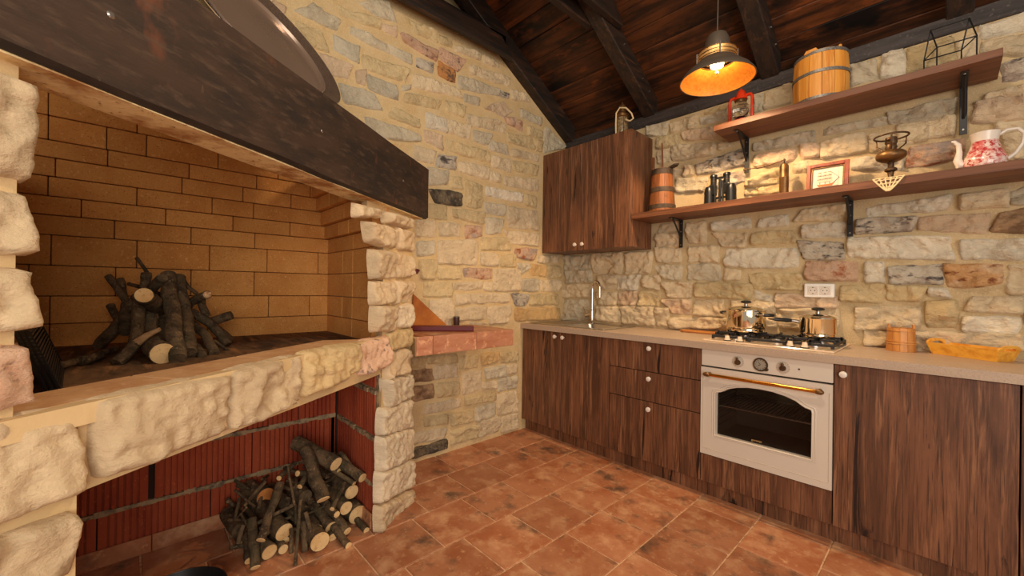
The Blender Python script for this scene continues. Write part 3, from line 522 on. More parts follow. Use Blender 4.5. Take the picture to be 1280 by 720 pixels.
for z in (0.217, 0.439, 0.664):
    bm_ = MB()
    for k in range(26):
        y0 = -2.06 - 1.24 * k / 26; y1 = y0 - 1.24 / 26; h = random.uniform(0.004, 0.011)
        bm_.box(0.04, 0.052 + random.uniform(-0.002, 0.006), y1, y0, z - h - 0.004, z + h)
    for k in range(12):
        x0 = 0.06 + 0.48 * k / 12; h = random.uniform(0.004, 0.011)
        bm_.box(x0, x0 + 0.04, -2.053 - random.uniform(0, 0.004), -2.045, z - 0.012 - h, z - 0.008 + h)
    bm_.build('mortar_bed', M['mortar_dirty'], fp)
for a, bb in ((-2.06, -2.236), (-2.239, -2.535), (-2.538, -2.834), (-2.837, -3.13)):
    MB().box(0.053, 0.062, bb, a, 0, 0.073).build('skirting_tile', M['tile'], fp, bevel=0.002)
for a, bb in ((0.066, 0.25), (0.253, 0.535)):
    MB().box(a, bb, -2.064, -2.055, 0, 0.073).build('skirting_tile', M['tile'], fp, bevel=0.002)

# ------------------------------------------------------------------ tile-topped masonry ledge beside the fireplace
sh = thing('masonry_ledge', 'tile-edged masonry ledge jutting from the left wall beside the fireplace', 'ledge', (0.25, -1.4, 0.80))
MB().prism([(0.008, -1.695), (0.387, -1.77), (0.478, -1.80), (0.478, -1.095), (0.008, -1.095)], 0.795, 0.888).build('slab', M['render_cream'], sh)
for a, bb in ((-1.80, -1.70), (-1.697, -1.395), (-1.392, -1.092)):
    MB().box(0.479, 0.488, a, bb, 0.797, 0.899).build('edge_tile', M['tile_edge'], sh, bevel=0.002)
for x0, x1 in ((0.022, 0.20), (0.203, 0.476)):
    for a, bb in (((-1.70 if x0 < 0.1 else -1.745), -1.70), (-1.697, -1.395), (-1.392, -1.09)):
        (bb - a > 0.02) and MB().box(x0, x1, a, bb, 0.888, 0.8985).build('top_tile', M['tile'], sh, bevel=0.002)
for x0, x1 in ((0.022, 0.20), (0.203, 0.478)):
    MB().box(x0, x1, -1.092, -1.086, 0.797, 0.899).build('edge_tile', M['tile_edge'], sh, bevel=0.002)

# ------------------------------------------------------------------ base cabinets, worktop, wall cabinet
def knob(x, y, z, parent):
    MB().lathe([(0.006, 0), (0.006, 0.010), (0.013, 0.014), (0.0155, 0.020), (0.014, 0.026), (0.007, 0.029)], (x, y, z), 20, (0, -1, 0)).build('knob', M['white'], parent, smooth=40)
DF = -0.536
def cab(label, x0, x1):
    t = thing('base_cabinet', label, 'cabinet', ((x0 + x1) / 2, -0.27, 0.09), 'base cabinets along the kitchen wall')
    MB().box(x0 + 0.001, x1 - 0.001, -0.515, -0.06, 0.092, 0.715 if x0 < 0.1 else 0.842).build('body', M['cab_dark'], t)
    return t
def front(name, x0, x1, z0, z1, t, m='cab'):
    return MB().box(x0 + 0.0024, x1 - 0.0024, DF, -0.516, z0 + 0.0022, z1 - 0.0022).build(name, M[m], t, bevel=0.001)
t = cab('dark oak base cabinet with two doors under the sink', 0.012, 0.8539)
d = front('door', 0.012, 0.4287, 0.09, 0.840, t); knob(0.376, DF, 0.804, d)
d = front('door', 0.4287, 0.8539, 0.09, 0.840, t); knob(0.452, DF, 0.804, d)
t = cab('dark oak base cabinet with three drawers, left of the oven', 0.8539, 1.4637)
for z0, z1, zk in ((0.655, 0.840, 0.804), (0.468, 0.655, 0.614), (0.09, 0.468, 0.424)):
    d = front('drawer', 0.8539, 1.4637, z0, z1, t); knob(1.15, DF, zk, d)
t = thing('oven_housing', 'dark oak cabinet panel and carcass around the built-in oven', 'cabinet', (1.762, -0.27, 0.09), 'base cabinets along the kitchen wall')
b = MB(); b.box(1.465, 1.475, -0.515, -0.06, 0.092, 0.842); b.box(2.05, 2.06, -0.515, -0.06, 0.092, 0.842); b.box(1.475, 2.05, -0.515, -0.06, 0.092, 0.245)
b.build('body', M['cab_dark'], t); front('panel', 1.4637, 2.0607, 0.09, 0.2485, t)
t = cab('dark oak base cabinet with one wide door, right of the oven', 2.0607, 2.603)
d = front('door', 2.0607, 2.603, 0.09, 0.840, t); knob(2.097, DF, 0.797, d)
t = cab('dark oak base cabinet cut off by the frame\'s right edge', 2.603, 3.05)
d = front('door', 2.603, 3.05, 0.09, 0.840, t)
tag(MB().box(0.012, 3.05, -0.488, -0.472, 0.0, 0.092).build('plinth', M['cab']), 'dark oak plinth strip on the floor under the base cabinets', 'plinth')

wt = thing('worktop', 'long speckled beige worktop on the base cabinets', 'worktop', (1.5, -0.28, 0.8425))
b = MB(); zb, zt = 0.8425, 0.8807
b.box(0.0, 0.365, -0.5618, -0.004, zb, zt); b.box(0.725, 3.05, -0.5618, -0.004, zb, zt); b.box(0.365, 0.725, -0.5618, -0.46, zb, zt); b.box(0.365, 0.725, -0.11, -0.004, zb, zt)
b.build('slab', M['ctop'], wt)

sk = thing('kitchen_sink', 'inset steel sink with drainboard in the worktop corner', 'sink', (0.4, -0.27, 0.8807))
b = MB(); z = 0.8810
b.box(0.05, 0.375, -0.485, -0.055, z, z + 0.005); b.box(0.715, 0.77, -0.485, -0.055, z, z + 0.005); b.box(0.375, 0.715, -0.485, -0.455, z, z + 0.005); b.box(0.375, 0.715, -0.115, -0.055, z, z + 0.005)
b.build('rim', M['steel'], sk, bevel=0.002)
b = MB()
ring = lambda k, zz: [(0.545 + (0.172 - k) * math.copysign(abs(math.cos(a)) ** 0.35, math.cos(a)), -0.285 + (0.172 - k) * math.copysign(abs(math.sin(a)) ** 0.35, math.sin(a)), zz) for a in [2 * math.pi * i / 40 for i in range(40)]]
R_ = [ring(0, z + 0.002), ring(0.01, z - 0.02), ring(0.02, z - 0.13), ring(0.05, z - 0.15)]
for r_ in R_: b.v += r_
for j in range(3):
    for i in range(40): b.f.append((j * 40 + i, j * 40 + (i + 1) % 40, (j + 1) * 40 + (i + 1) % 40, (j + 1) * 40 + i)); b.mi.append(0)
b.f.append(tuple(range(120, 160))); b.mi.append(0)
b.build('bowl', M['steel'], sk, smooth=40)
b = MB()
for k in range(7): b.box(0.09, 0.34, -0.43 + k * 0.05, -0.425 + k * 0.05, z + 0.005, z + 0.0075)
b.build('drain_grooves', M['steel'], sk)
MB().lathe([(0.03, 0), (0.03, 0.004), (0.012, 0.006)], (0.545, -0.285, z - 0.151), 20).build('drain', M['chrome'], sk)

fa = thing('faucet', 'tall chrome gooseneck faucet rising behind the sink', 'faucet', (0.385, -0.09, 0.886))
MB().lathe([(0.026, 0), (0.026, 0.006), (0.019, 0.012), (0.019, 0.11), (0.014, 0.115)], (0.385, -0.09, 0.886), 20).build('base', M['chrome'], fa, smooth=40)
pts = [(0.385, -0.09, 0.99), (0.385, -0.09, 1.08), (0.385, -0.09, 1.17)]
for k in range(1, 13):
    a = math.pi * k / 12; pts.append((0.385 + 0.043 * (1 - math.cos(a)), -0.09 - 0.010 * (1 - math.cos(a)), 1.185 + 0.05 * math.sin(a)))
pts.append((0.471, -0.11, 1.165))
MB().tube(pts, 0.0115, 14).build('gooseneck', M['chrome'], fa, smooth=60)
MB().cyl((0.471, -0.11, 1.172), (0.471, -0.11, 1.105), 0.0135, 0.0155, 16).build('spray_head', M['chrome'], fa, smooth=40)
MB().cyl((0.372, -0.09, 0.955), (0.325, -0.10, 0.945), 0.016, 0.015, 14).cyl((0.335, -0.10, 0.945), (0.300, -0.105, 1.02), 0.008, 0.006, 10).build('lever', M['chrome'], fa, smooth=40)

wc = thing('wall_cabinet', 'dark oak wall cabinet with two doors hung in the room corner', 'cabinet', (0.43, -0.15, 1.48))
MB().box(0.012, 0.8677, -0.296, -0.012, 1.482, 2.3255).build('body', M['cab'], wc, bevel=0.001)
for a, bb, kx in ((0.012, 0.4362, 0.380), (0.4362, 0.8677, 0.452)):
    d = MB().box(a + 0.0012, bb - 0.0012, -0.3135, -0.2965, 1.480, 2.3255).build('door', M['cab'], wc, bevel=0.001)
    knob(kx, -0.3135, 1.525, d)

# ------------------------------------------------------------------ oven
ov = thing('oven', 'cream retro built-in oven with brass bar handle and arched window', 'oven', (1.762, -0.3, 0.25))
X0, X1 = 1.4655, 2.0590; XC = (X0 + X1) / 2
MB().box(X0, X1, -0.540, -0.516, 0.7475, 0.8405).build('control_panel', M['cream_enamel'], ov, bevel=0.002)
b = MB()   # door with arched window cut through it
half = [(-1, 0.372), (-1, 0.592), (-0.985, 0.606), (-0.93, 0.610), (-0.87, 0.613), (-0.80, 0.622), (-0.70, 0.637), (-0.5, 0.652), (-0.25, 0.662)]
wpts = half + [(0, 0.6645)] + [(-a, z) for a, z in half[::-1]]
win = [(XC + a * 0.218, z) for a, z in wpts] + [(XC + 0.218 * (1 - 2 * k / 6), 0.372) for k in range(1, 6)]
zc_ = 0.49; oz0, oz1 = 0.252, 0.7395
def outer(p):
    dx, dz = p[0] - XC, p[1] - zc_; k = min(((X1 - XC) / abs(dx)) if abs(dx) > 1e-6 else 9, ((oz1 - zc_) / dz) if dz > 1e-6 else (((oz0 - zc_) / dz) if dz < -1e-6 else 9))
    return (XC + dx * k, zc_ + dz * k)
out = [outer(p) for p in win]
# snap the nearest outline points to the corners
for cx, czz in ((X0, oz0), (X0, oz1), (X1, oz0), (X1, oz1)):
    i = min(range(len(out)), key=lambda i: (out[i][0] - cx) ** 2 + (out[i][1] - czz) ** 2); out[i] = (cx, czz)
n = len(win); yf, yb = -0.545, -0.518
loops = [[(p[0], yf, p[1]) for p in out], [(p[0], yf, p[1]) for p in win], [(XC + (p[0] - XC) * 0.985, yb, zc_ + (p[1] - zc_) * 0.985) for p in win], [(p[0], yb, p[1]) for p in out]]
for l in loops: b.v += l
for j in range(4):
    for i in range(n): b.f.append((j * n + i, j * n + (i + 1) % n, ((j + 1) % 4) * n + (i + 1) % n, ((j + 1) % 4) * n + i)); b.mi.append(0)
dr = b.build('door', M['cream_enamel'], ov, smooth=30)
def mould(k, r, nm='moulding'):
    MB().tube([(XC + (p[0] - XC) * (1 + k / 0.218), yf, zc_ + (p[1] - zc_) * (1 + k / 0.17)) for p in win], r, 8, True).build(nm, M['cream_enamel'], dr, smooth=60)
mould(0.004, 0.0045); mould(0.016, 0.003)
b = MB()
b.tube([(X0 + 0.012, yf, 0.700), (X0 + 0.012, yf, 0.285), (X1 - 0.012, yf, 0.285), (X1 - 0.012, yf, 0.700)], 0.002, 6)
b.build('edge_line', M['cream_line'], dr)
MB().box(XC - 0.235, XC + 0.235, -0.5172, -0.5142, 0.355, 0.68).build('window_glass', M['oven_glass'], dr)
b = MB(); xa, xb = XC - 0.24, XC + 0.24
b.box(xa, xb, -0.14, -0.13, 0.34, 0.70); b.box(xa - 0.01, xa, -0.513, -0.13, 0.34, 0.70); b.box(xb, xb + 0.01, -0.513, -0.13, 0.34, 0.70); b.box(xa, xb, -0.513, -0.13, 0.33, 0.34); b.box(xa, xb, -0.513, -0.13, 0.70, 0.71)
b.build('cavity', M['oven_in'], ov)
b = MB(); zr = 0.53
b.tube([(xa + 0.005, -0.506, zr), (xb - 0.005, -0.506, zr)], 0.0035, 6); b.tube([(xa + 0.005, -0.16, zr), (xb - 0.005, -0.16, zr)], 0.004, 6)
for k in range(24): x = xa + 0.015 + k * 0.0196; b.tube([(x, -0.49, zr), (x, -0.16, zr)], 0.0018, 5)
b.build('rack', M['steel'], ov)
b = MB()
for k in range(7): b.tube([(xa + 0.004, -0.50, 0.40 + 0.035 * k), (xa + 0.004, -0.16, 0.40 + 0.035 * k)], 0.003, 5)
b.build('side_runner', M['steel'], ov)
hn = MB().tube([(1.513, -0.583, 0.706), (2.012, -0.583, 0.706)], 0.0085, 14).build('handle', M['gold'], dr, smooth=60)
for x, s in ((1.513, -1), (2.012, 1)):
    MB().lathe([(0.009, -0.012), (0.012, -0.006), (0.0125, 0.010), (0.008, 0.018), (0.004, 0.021)], (x, -0.583, 0.706), 14, (s, 0, 0)).cyl((x, -0.583, 0.706), (x, -0.545, 0.706), 0.008, 0.010, 12).build('handle_end', M['brass'], hn, smooth=40)
for x in (1.655, 1.861):
    k = MB().lathe([(0.030, 0), (0.030, 0.0012)], (x, -0.540, 0.791), 28, (0, -1, 0)).build('dial_plate', M['cream_line'], ov)
    b = MB()
    for i in range(13):
        a = math.radians(-150 + 300 * i / 12); b.box(x + 0.026 * math.sin(a) - 0.001, x + 0.026 * math.sin(a) + 0.001, -0.5425, -0.5412, 0.791 + 0.026 * math.cos(a) - 0.001, 0.791 + 0.026 * math.cos(a) + 0.001)
    b.build('dial_marks', M['brass_dark'], k)
    MB().lathe([(0.014, 0), (0.013, 0.012), (0.010, 0.016)], (x, -0.5415, 0.788), 18, (0, -1, 0)).lathe([(0.004, 0), (0.006, 0.008), (0.007, 0.018), (0.003, 0.024)], (x, -0.553, 0.792), 12, (0, -0.15, 1)).build('control_knob', M['brass_dark'], ov, smooth=40)
ck = MB().lathe([(0.033, 0), (0.035, 0.006), (0.031, 0.011), (0.028, 0.008), (0.028, 0.004)], (1.763, -0.540, 0.792), 32, (0, -1, 0), cap=False).cyl((1.790, -0.542, 0.770), (1.790, -0.556, 0.770), 0.009, 0.007, 14).build('clock_bezel', M['brass_dark'], ov, smooth=40)
MB().cyl((1.763, -0.541, 0.792), (1.763, -0.5445, 0.792), 0.0285, n=32).build('clock_face', M['dial'], ck)
b = MB()
for i in range(12):
    a = math.pi * i / 6; u_, w_ = math.sin(a), math.cos(a); q = 0.001
    b.extr([(1.763 + 0.020 * u_ - q * w_, -0.545, 0.792 + 0.020 * w_ + q * u_), (1.763 + 0.020 * u_ + q * w_, -0.545, 0.792 + 0.020 * w_ - q * u_), (1.763 + 0.026 * u_ + q * w_, -0.545, 0.792 + 0.026 * w_ - q * u_), (1.763 + 0.026 * u_ - q * w_, -0.545, 0.792 + 0.026 * w_ + q * u_)], (0, 0.001, 0))
b.tube([(1.763, -0.5455, 0.792), (1.751, -0.5455, 0.784)], 0.0012, 5); b.tube([(1.763, -0.5455, 0.792), (1.752, -0.5455, 0.806)], 0.0010, 5)
b.build('clock_hands', M['black'], ck)
MB().cyl((1.928, -0.540, 0.793), (1.928, -0.5425, 0.793), 0.004, n=12).build('indicator', M['black'], ov)
tx = D.curves.new('lettering', 'FONT'); tx.body = 'gorenje'; tx.size = 0.016; tx.align_x = 'CENTER'; tx.extrude = 0.0004
t0 = D.objects.new('lettering_curve', tx); COL.objects.link(t0); bpy.context.view_layer.update()
to = D.objects.new('lettering', D.meshes.new_from_object(t0.evaluated_get(bpy.context.evaluated_depsgraph_get()))); D.objects.remove(t0); COL.objects.link(to); to.parent = dr
to.location = V((1.742, -0.519, 0.383)) - WP['oven']; to.rotation_euler = (math.pi / 2, 0, 0); to.data.materials.clear(); to.data.materials.append(M['gold_print'])

# ------------------------------------------------------------------ hob and pots
hb = thing('gas_hob', 'cream gas hob with black cast-iron grates in the worktop', 'hob', (1.755, -0.27, 0.8807))
MB().box(1.452, 2.056, -0.495, -0.035, 0.881, 0.889).build('glass_plate', M['hob_glass'], hb, bevel=0.002)
ZG = 0.928
def grate(x0, x1, y0, y1, burners):
    b = MB(); t_ = 0.0055
    def bar(p, q, z=ZG): b.box(min(p[0], q[0]) - t_, max(p[0], q[0]) + t_, min(p[1], q[1]) - t_, max(p[1], q[1]) + t_, z - 0.014, z)
    zl = 0.912
    bar((x0, y0), (x1, y0), zl); bar((x0, y1), (x1, y1), zl); bar((x0, y0), (x0, y1), zl); bar((x1, y0), (x1, y1), zl)
    for x in (x0, x1):
        for y in (y0, y1): b.box(x - 0.007, x + 0.007, y - 0.007, y + 0.007, 0.889, zl)
    for bx, by in burners:
        for dx, dy in ((1, 0), (-1, 0), (0, 1), (0, -1)):
            ex = bx + dx * 0.03; ey = by + dy * 0.03
            fx = (x1 if dx > 0 else x0) if dx else bx
            fy = by + dy * min(0.11, abs((y1 if dy > 0 else y0) - by))  if dy else by
            bar((ex, ey), (fx, fy)); b.box(fx - t_, fx + t_, fy - t_, fy + t_, zl - 0.01, ZG + 0.004)
    for x in (x0, x1):
        for k in range(3): y = y0 + (y1 - y0) * (k + 0.5) / 3; b.box(x - 0.004, x + 0.004, y - 0.02, y + 0.02, zl - 0.006, ZG - 0.004)
    b.build('grate', M['iron'], hb, bevel=0.0015)
grate(1.475, 1.655, -0.40, -0.06, [(1.565, -0.315), (1.565, -0.15)])
grate(1.672, 1.838, -0.42, -0.06, [(1.755, -0.24)])
grate(1.855, 2.035, -0.40, -0.06, [(1.945, -0.315), (1.945, -0.15)])
for x, y, r in ((1.565, -0.315, 0.030), (1.565, -0.15, 0.038), (1.755, -0.24, 0.048), (1.945, -0.315, 0.034), (1.945, -0.15, 0.030)):
    q = MB().lathe([(r * 1.25, 0), (r * 1.25, 0.004), (r, 0.006), (r, 0.016)], (x, y, 0.889), 24).build('burner', M['steel'], hb, smooth=40)
    MB().lathe([(r * 0.95, 0), (r * 0.95, 0.006), (r * 0.7, 0.009)], (x, y, 0.905), 24).build('burner_cap', M['iron'], q, smooth=40)
for x in (1.570, 1.635, 1.870, 1.932):
    MB().lathe([(0.019, 0), (0.019, 0.005)], (x, -0.452, 0.889), 20).build('knob_collar', M['iron'], hb)
    MB().lathe([(0.017, 0), (0.013, 0.006), (0.011, 0.020), (0.010, 0.024)], (x, -0.452, 0.894), 20).build('control_knob', M['hob_glass'], hb, smooth=40)
def pot(c, r, h, label, kind):
    x, y, z = c
    t = thing('saucepan' if kind else 'cooking_pot', label, 'pot', c)
    MB().lathe([(r * 0.86, 0), (r * 0.90, 0.003), (r * 0.95, 0.012), (r, h * 0.25), (r, h - 0.004), (r * 1.04, h), (r * 1.04, h + 0.002), (r * 0.985, h + 0.002), (r * 0.97, h - 0.01), (r * 0.97, 0.01)], c, 40, cap=False).lathe([(r * 0.86, 0), (0.0, 0.001)], c, 40, cap=False).build('body', M['pot'], t, smooth=40)
    l = MB().lathe([(r * 1.0, 0), (r * 0.98, 0.005), (r * 0.7, 0.016), (r * 0.3, 0.022), (0.012, 0.024)], (x, y, z + h + 0.002), 40).build('lid', M['pot'], t, smooth=40)
    MB().lathe([(0.012, 0), (0.010, 0.012), (0.016, 0.016)], (x, y, z + h + 0.026), 20).build('lid_stem', M['steel'], l, smooth=40)
    MB().lathe([(0.014, 0), (0.027, 0.003), (0.030, 0.009), (0.022, 0.016), (0.008, 0.018)], (x, y, z + h + 0.041), 20).build('lid_knob', M['rubber'], l, smooth=40)
    return t
p1 = pot((1.602, -0.25, 0.932), 0.104, 0.125, 'larger lidded steel pot with two side handles on the hob', 0)
for s in (-1, 1):
    d = V((0.95 * s, -0.31 * s, 0)); c = V((1.602, -0.25, 1.035)); e = V((0.31, 0.95, 0))
    q = [c + d * 0.103 - e * 0.032, c + d * 0.128 - e * 0.030, c + d * 0.150 - e * 0.018, c + d * 0.154, c + d * 0.150 + e * 0.018, c + d * 0.128 + e * 0.030, c + d * 0.103 + e * 0.032]
    h_ = MB().tube(q, 0.006, 8).build('side_handle', M['steel'], p1, smooth=60)
    MB().tube([v_ + V((0, 0, 0.001)) for v_ in q[1:6]], 0.0095, 8).build('grip', M['rubber'], h_, smooth=60)
p2 = pot((1.949, -0.25, 0.932), 0.080, 0.098, 'smaller lidded steel saucepan with a long black handle on the hob', 1)
ha = V((1.870, -0.262, 1.010)); hb_ = V((1.752, -0.352, 1.020))
h_ = MB().tube([V((1.885, -0.258, 1.0)), ha.lerp(hb_, 0.12), ha.lerp(hb_, 0.3)], [0.011, 0.009, 0.008], 10).build('long_handle', M['steel'], p2, smooth=60)
MB().tube([ha.lerp(hb_, t_) for t_ in (0.28, 0.4, 0.7, 0.86, 0.9)], [0.009, 0.0115, 0.011, 0.009, 0.006], 12).build('grip', M['rubber'], h_, smooth=60)
MB().tube([ha.lerp(hb_, t_) for t_ in (0.88, 0.98, 1.06)], [0.006, 0.006, 0.003], 8).build('hanging_tip', M['brass'], h_, smooth=60)

# ------------------------------------------------------------------ things on the worktop and the wall
def staved(t, c, n, r0, r1, h, m, thick=0.010, bow=0.0, tall=()):
    for k in range(n):
        a0 = 2 * math.pi * (k + 0.02) / n; a1 = 2 * math.pi * (k + 0.98) / n
        hh = h + (0.018 if k in tall else 0); b = MB(); vs = []
        zs = [0, 0.33, 0.66, 1.0]
        for z_ in zs:
            r = r0 + (r1 - r0) * z_ + bow * 4 * z_ * (1 - z_)
            for a in (a0, (a0 + a1) / 2, a1): vs.append((c[0] + r * math.cos(a), c[1] + r * math.sin(a), c[2] + hh * z_))
            for a in (a1, (a0 + a1) / 2, a0): vs.append((c[0] + (r - thick) * math.cos(a), c[1] + (r - thick) * math.sin(a), c[2] + hh * z_))
        fs = [(0, 1, 2, 3, 4, 5)[::-1], tuple(range(18, 24))]
        for j in range(3):
            for i in range(6): fs.append((j * 6 + i, j * 6 + (i + 1) % 6, (j + 1) * 6 + (i + 1) % 6, (j + 1) * 6 + i))
        b.add(vs, fs).build('stave', m, t, smooth=35)
def hoop(t, c, r, z, w_, m):
    MB().lathe([(r, -w_ / 2), (r + 0.003, -w_ / 2 + 0.001), (r + 0.003, w_ / 2 - 0.001), (r, w_ / 2)], (c[0], c[1], c[2] + z), 40, cap=False).build('hoop', m, t, smooth=50)
bk = thing('wooden_bucket', 'small wooden stave bucket with two ears on the worktop', 'bucket', (2.26, -0.10, 0.8807))
c = (2.26, -0.10, 0.8812)
staved(bk, c, 12, 0.056, 0.050, 0.115, M['bucket'], 0.007, tall=(0, 6))
hoop(bk, c, 0.0545, 0.040, 0.006, M['bucket']); hoop(bk, c, 0.054, 0.050, 0.005, M['bucket']); hoop(bk, c, 0.0512, 0.103, 0.006, M['bucket'])
MB().lathe([(0.049, 0.004), (0.049, 0.01)], c, 24).build('bottom', M['bucket'], bk)

tr = thing('serving_tray', 'orange bamboo serving tray with cut-out handles on the worktop', 'tray', (2.5, -0.13, 0.8807))
A = V((2.368, -0.085, 0.8812)); B = V((2.562, -0.222, 0.8812)); ux = (B - A).normalized(); uy = V((-ux.y, ux.x, 0)); Lx = (B - A).length; Wy = 0.088
def T_(u_, v_, z_): return A + ux * u_ + uy * v_ + V((0, 0, z_))
MB().hexa([T_(0, 0, 0), T_(Lx, 0, 0), T_(Lx, Wy, 0), T_(0, Wy, 0), T_(0, 0, 0.008), T_(Lx, 0, 0.008), T_(Lx, Wy, 0.008), T_(0, Wy, 0.008)]).build('base', M['bamboo'], tr)
for v0, sg in ((0, -1), (Wy, 1)):
    MB().hexa([T_(0, v0, 0), T_(Lx, v0, 0), T_(Lx, v0 - sg * 0.007, 0), T_(0, v0 - sg * 0.007, 0), T_(-0.015, v0 + sg * 0.012, 0.053), T_(Lx + 0.015, v0 + sg * 0.012, 0.053), T_(Lx + 0.015, v0 + sg * 0.005, 0.053), T_(-0.015, v0 + sg * 0.005, 0.053)]).build('long_side', M['bamboo'], tr)
for u0, sg in ((0, -1), (Lx, 1)):
    b = MB(); n = 16; ins = []; outr = []
    for k in range(n + 1):
        a = math.pi * k / n; w_ = Wy / 2 + 0.012
        outr.append((Wy / 2 - w_ * math.cos(a), 0.046 + 0.026 * math.sin(a) ** 0.8)); ins.append((Wy / 2 - 0.032 * math.cos(a), 0.046 + 0.014 * math.sin(a) ** 0.6))
    def E(v_, z_, th): return T_(u0 + sg * (0.30 * z_ - th), v_, z_)
    # arch of the handle, then the solid board below
    for th in (0, 0.008):
        b.v += [E(v_, z_, th) for v_, z_ in outr] + [E(v_, z_, th) for v_, z_ in ins]
    m_ = n + 1
    for k in range(n):
        b.f += [(k, k + 1, m_ + k + 1, m_ + k), (2 * m_ + k, 2 * m_ + k + 1, 3 * m_ + k + 1, 3 * m_ + k), (k, k + 1, 2 * m_ + k + 1, 2 * m_ + k), (m_ + k, m_ + k + 1, 3 * m_ + k + 1, 3 * m_ + k)]; b.mi += [0] * 4
    b.hexa([E(0, 0, 0), E(Wy, 0, 0), E(Wy, 0, 0.008), E(0, 0, 0.008), E(-0.012, 0.046, 0), E(Wy + 0.012, 0.046, 0), E(Wy + 0.012, 0.046, 0.008), E(-0.012, 0.046, 0.008)])
    b.build('end_board', M['bamboo'], tr)

tag(MB().prism([(1.17, -0.125), (1.36, -0.125), (1.40, -0.095), (1.40, -0.055), (1.36, -0.03), (1.17, -0.03), (1.14, -0.05), (1.14, -0.105)], 0.8812, 0.896).build('chopping_board', M['board'], bevel=0.003), 'thin orange-brown chopping board lying left of the hob', 'board')

oc = thing('wall_outlet', 'white double wall outlet in the stones above the hob', 'outlet', (1.916, -0.03, 1.18))
MB().box(1.846, 1.986, -0.046, -0.002, 1.139, 1.219).build('plate', M['plug'], oc, bevel=0.009, seg=3)
for x in (1.888, 1.944):
    s_ = MB().box(x - 0.026, x + 0.026, -0.0475, -0.045, 1.153, 1.205).build('insert', M['white'], oc, bevel=0.001)
    MB().lathe([(0.021, 0), (0.021, 0.001), (0.019, 0.001), (0.019, -0.004)], (x, -0.0475, 1.179), 24, (0, -1, 0), cap=False).build('ring', M['cream_line'], s_)
    b = MB()
    for dx in (-0.0095, 0.0095): b.cyl((x + dx, -0.0478, 1.179), (x + dx, -0.046, 1.179), 0.003, n=10)
    for dz in (-0.018, 0.018): b.box(x - 0.003, x + 0.003, -0.0482, -0.0475, 1.179 + dz - 0.003, 1.179 + dz + 0.003)
    b.build('contact', M['black'], s_)

# ------------------------------------------------------------------ shelves and brackets
def bracket(x, zt, h, arm, label, group):
    t = thing('shelf_bracket', label, 'bracket', (x, -0.03, zt - h), group)
    MB().box(x - 0.013, x + 0.013, -0.040, -0.035, zt - h, zt).build('wall_plate_arm', M['black'], t, bevel=0.001)
    MB().box(x - 0.013, x + 0.013, -arm, -0.040, zt - 0.005, zt).build('shelf_arm', M['black'], t, bevel=0.001)
    MB().tube([(x, -0.038, zt - h * 0.66), (x, -0.055, zt - h * 0.58), (x, -arm * 0.72, zt - 0.022), (x, -arm * 0.82, zt - 0.004)], 0.006, 8).build('brace', M['black'], t, smooth=50)
    b = MB()
    for k in (0.12, 0.42, 0.9): b.lathe([(0.005, 0), (0.004, 0.002)], (x, -0.040, zt - h * k), 10, (0, -1, 0))
    b.lathe([(0.005, 0), (0.004, 0.002)], (x, -arm * 0.9, zt - 0.005), 10, (0, 0, -1))
    b.build('screws', M['steel'], t)
s1 = tag(MB().box(0.872, 2.95, -0.313, -0.026, 1.675, 1.7125).build('lower_shelf', M['cab_h'], bevel=0.001), 'lower and longer brown plank shelf, right of the wall cabinet', 'shelf')
s2 = tag(MB().box(1.423, 2.566, -0.300, -0.026, 2.155, 2.189).build('upper_shelf', M['cab_h'], bevel=0.001), 'upper and shorter brown plank shelf near the ceiling', 'shelf')
bracket(1.11, 1.674, 0.197, 0.21, 'black bracket under the lower shelf, near the wall cabinet', 'black shelf brackets')
bracket(2.05, 1.674, 0.197, 0.21, 'black bracket under the lower shelf, below the ship picture', 'black shelf brackets')
bracket(1.53, 2.154, 0.224, 0.24, 'black bracket under the upper shelf, below the red lantern', 'black shelf brackets')
bracket(2.462, 2.154, 0.227, 0.24, 'black bracket under the upper shelf, below the wire lantern', 'black shelf brackets')
ZS = 1.7125; ZU = 2.189

# ------------------------------------------------------------------ things on the lower shelf
ch = thing('butter_churn', 'tapered wooden butter churn with plunger stick beside the wall cabinet', 'churn', (1.018, -0.15, ZS))
c = (1.018, -0.15, ZS + 0.0005)
staved(ch, c, 14, 0.094, 0.066, 0.318, M['churn'], 0.010, tall=(7,))
for z, r, w_ in ((0.045, 0.0905, 0.03), (0.165, 0.080, 0.035), (0.295, 0.069, 0.04)): hoop(ch, c, r, z, w_, M['churn_hoop'])
MB().lathe([(0.058, 0), (0.062, 0.006), (0.040, 0.012)], (c[0], c[1], ZS + 0.305), 24).build('lid', M['churn_hoop'], ch)
MB().cyl((c[0] + 0.004, c[1], ZS + 0.31), (c[0] - 0.004, c[1], 2.222), 0.0065, 0.006, 10).build('plunger_stick', M['churn'], ch, smooth=40)
MB().extr([(c[0] + 0.05, c[1] - 0.02, 2.025), (c[0] + 0.10, c[1] - 0.025, 2.040), (c[0] + 0.122, c[1], 2.046), (c[0] + 0.10, c[1] + 0.025, 2.040), (c[0] + 0.05, c[1] + 0.02, 2.025)], (0, 0, 0.010)).build('handle_tab', M['churn_hoop'], ch)
MB().box(c[0] - 0.080, c[0] - 0.062, c[1] - 0.012, c[1] + 0.012, ZS + 0.25, 2.135).build('ear', M['churn'], ch, bevel=0.003)

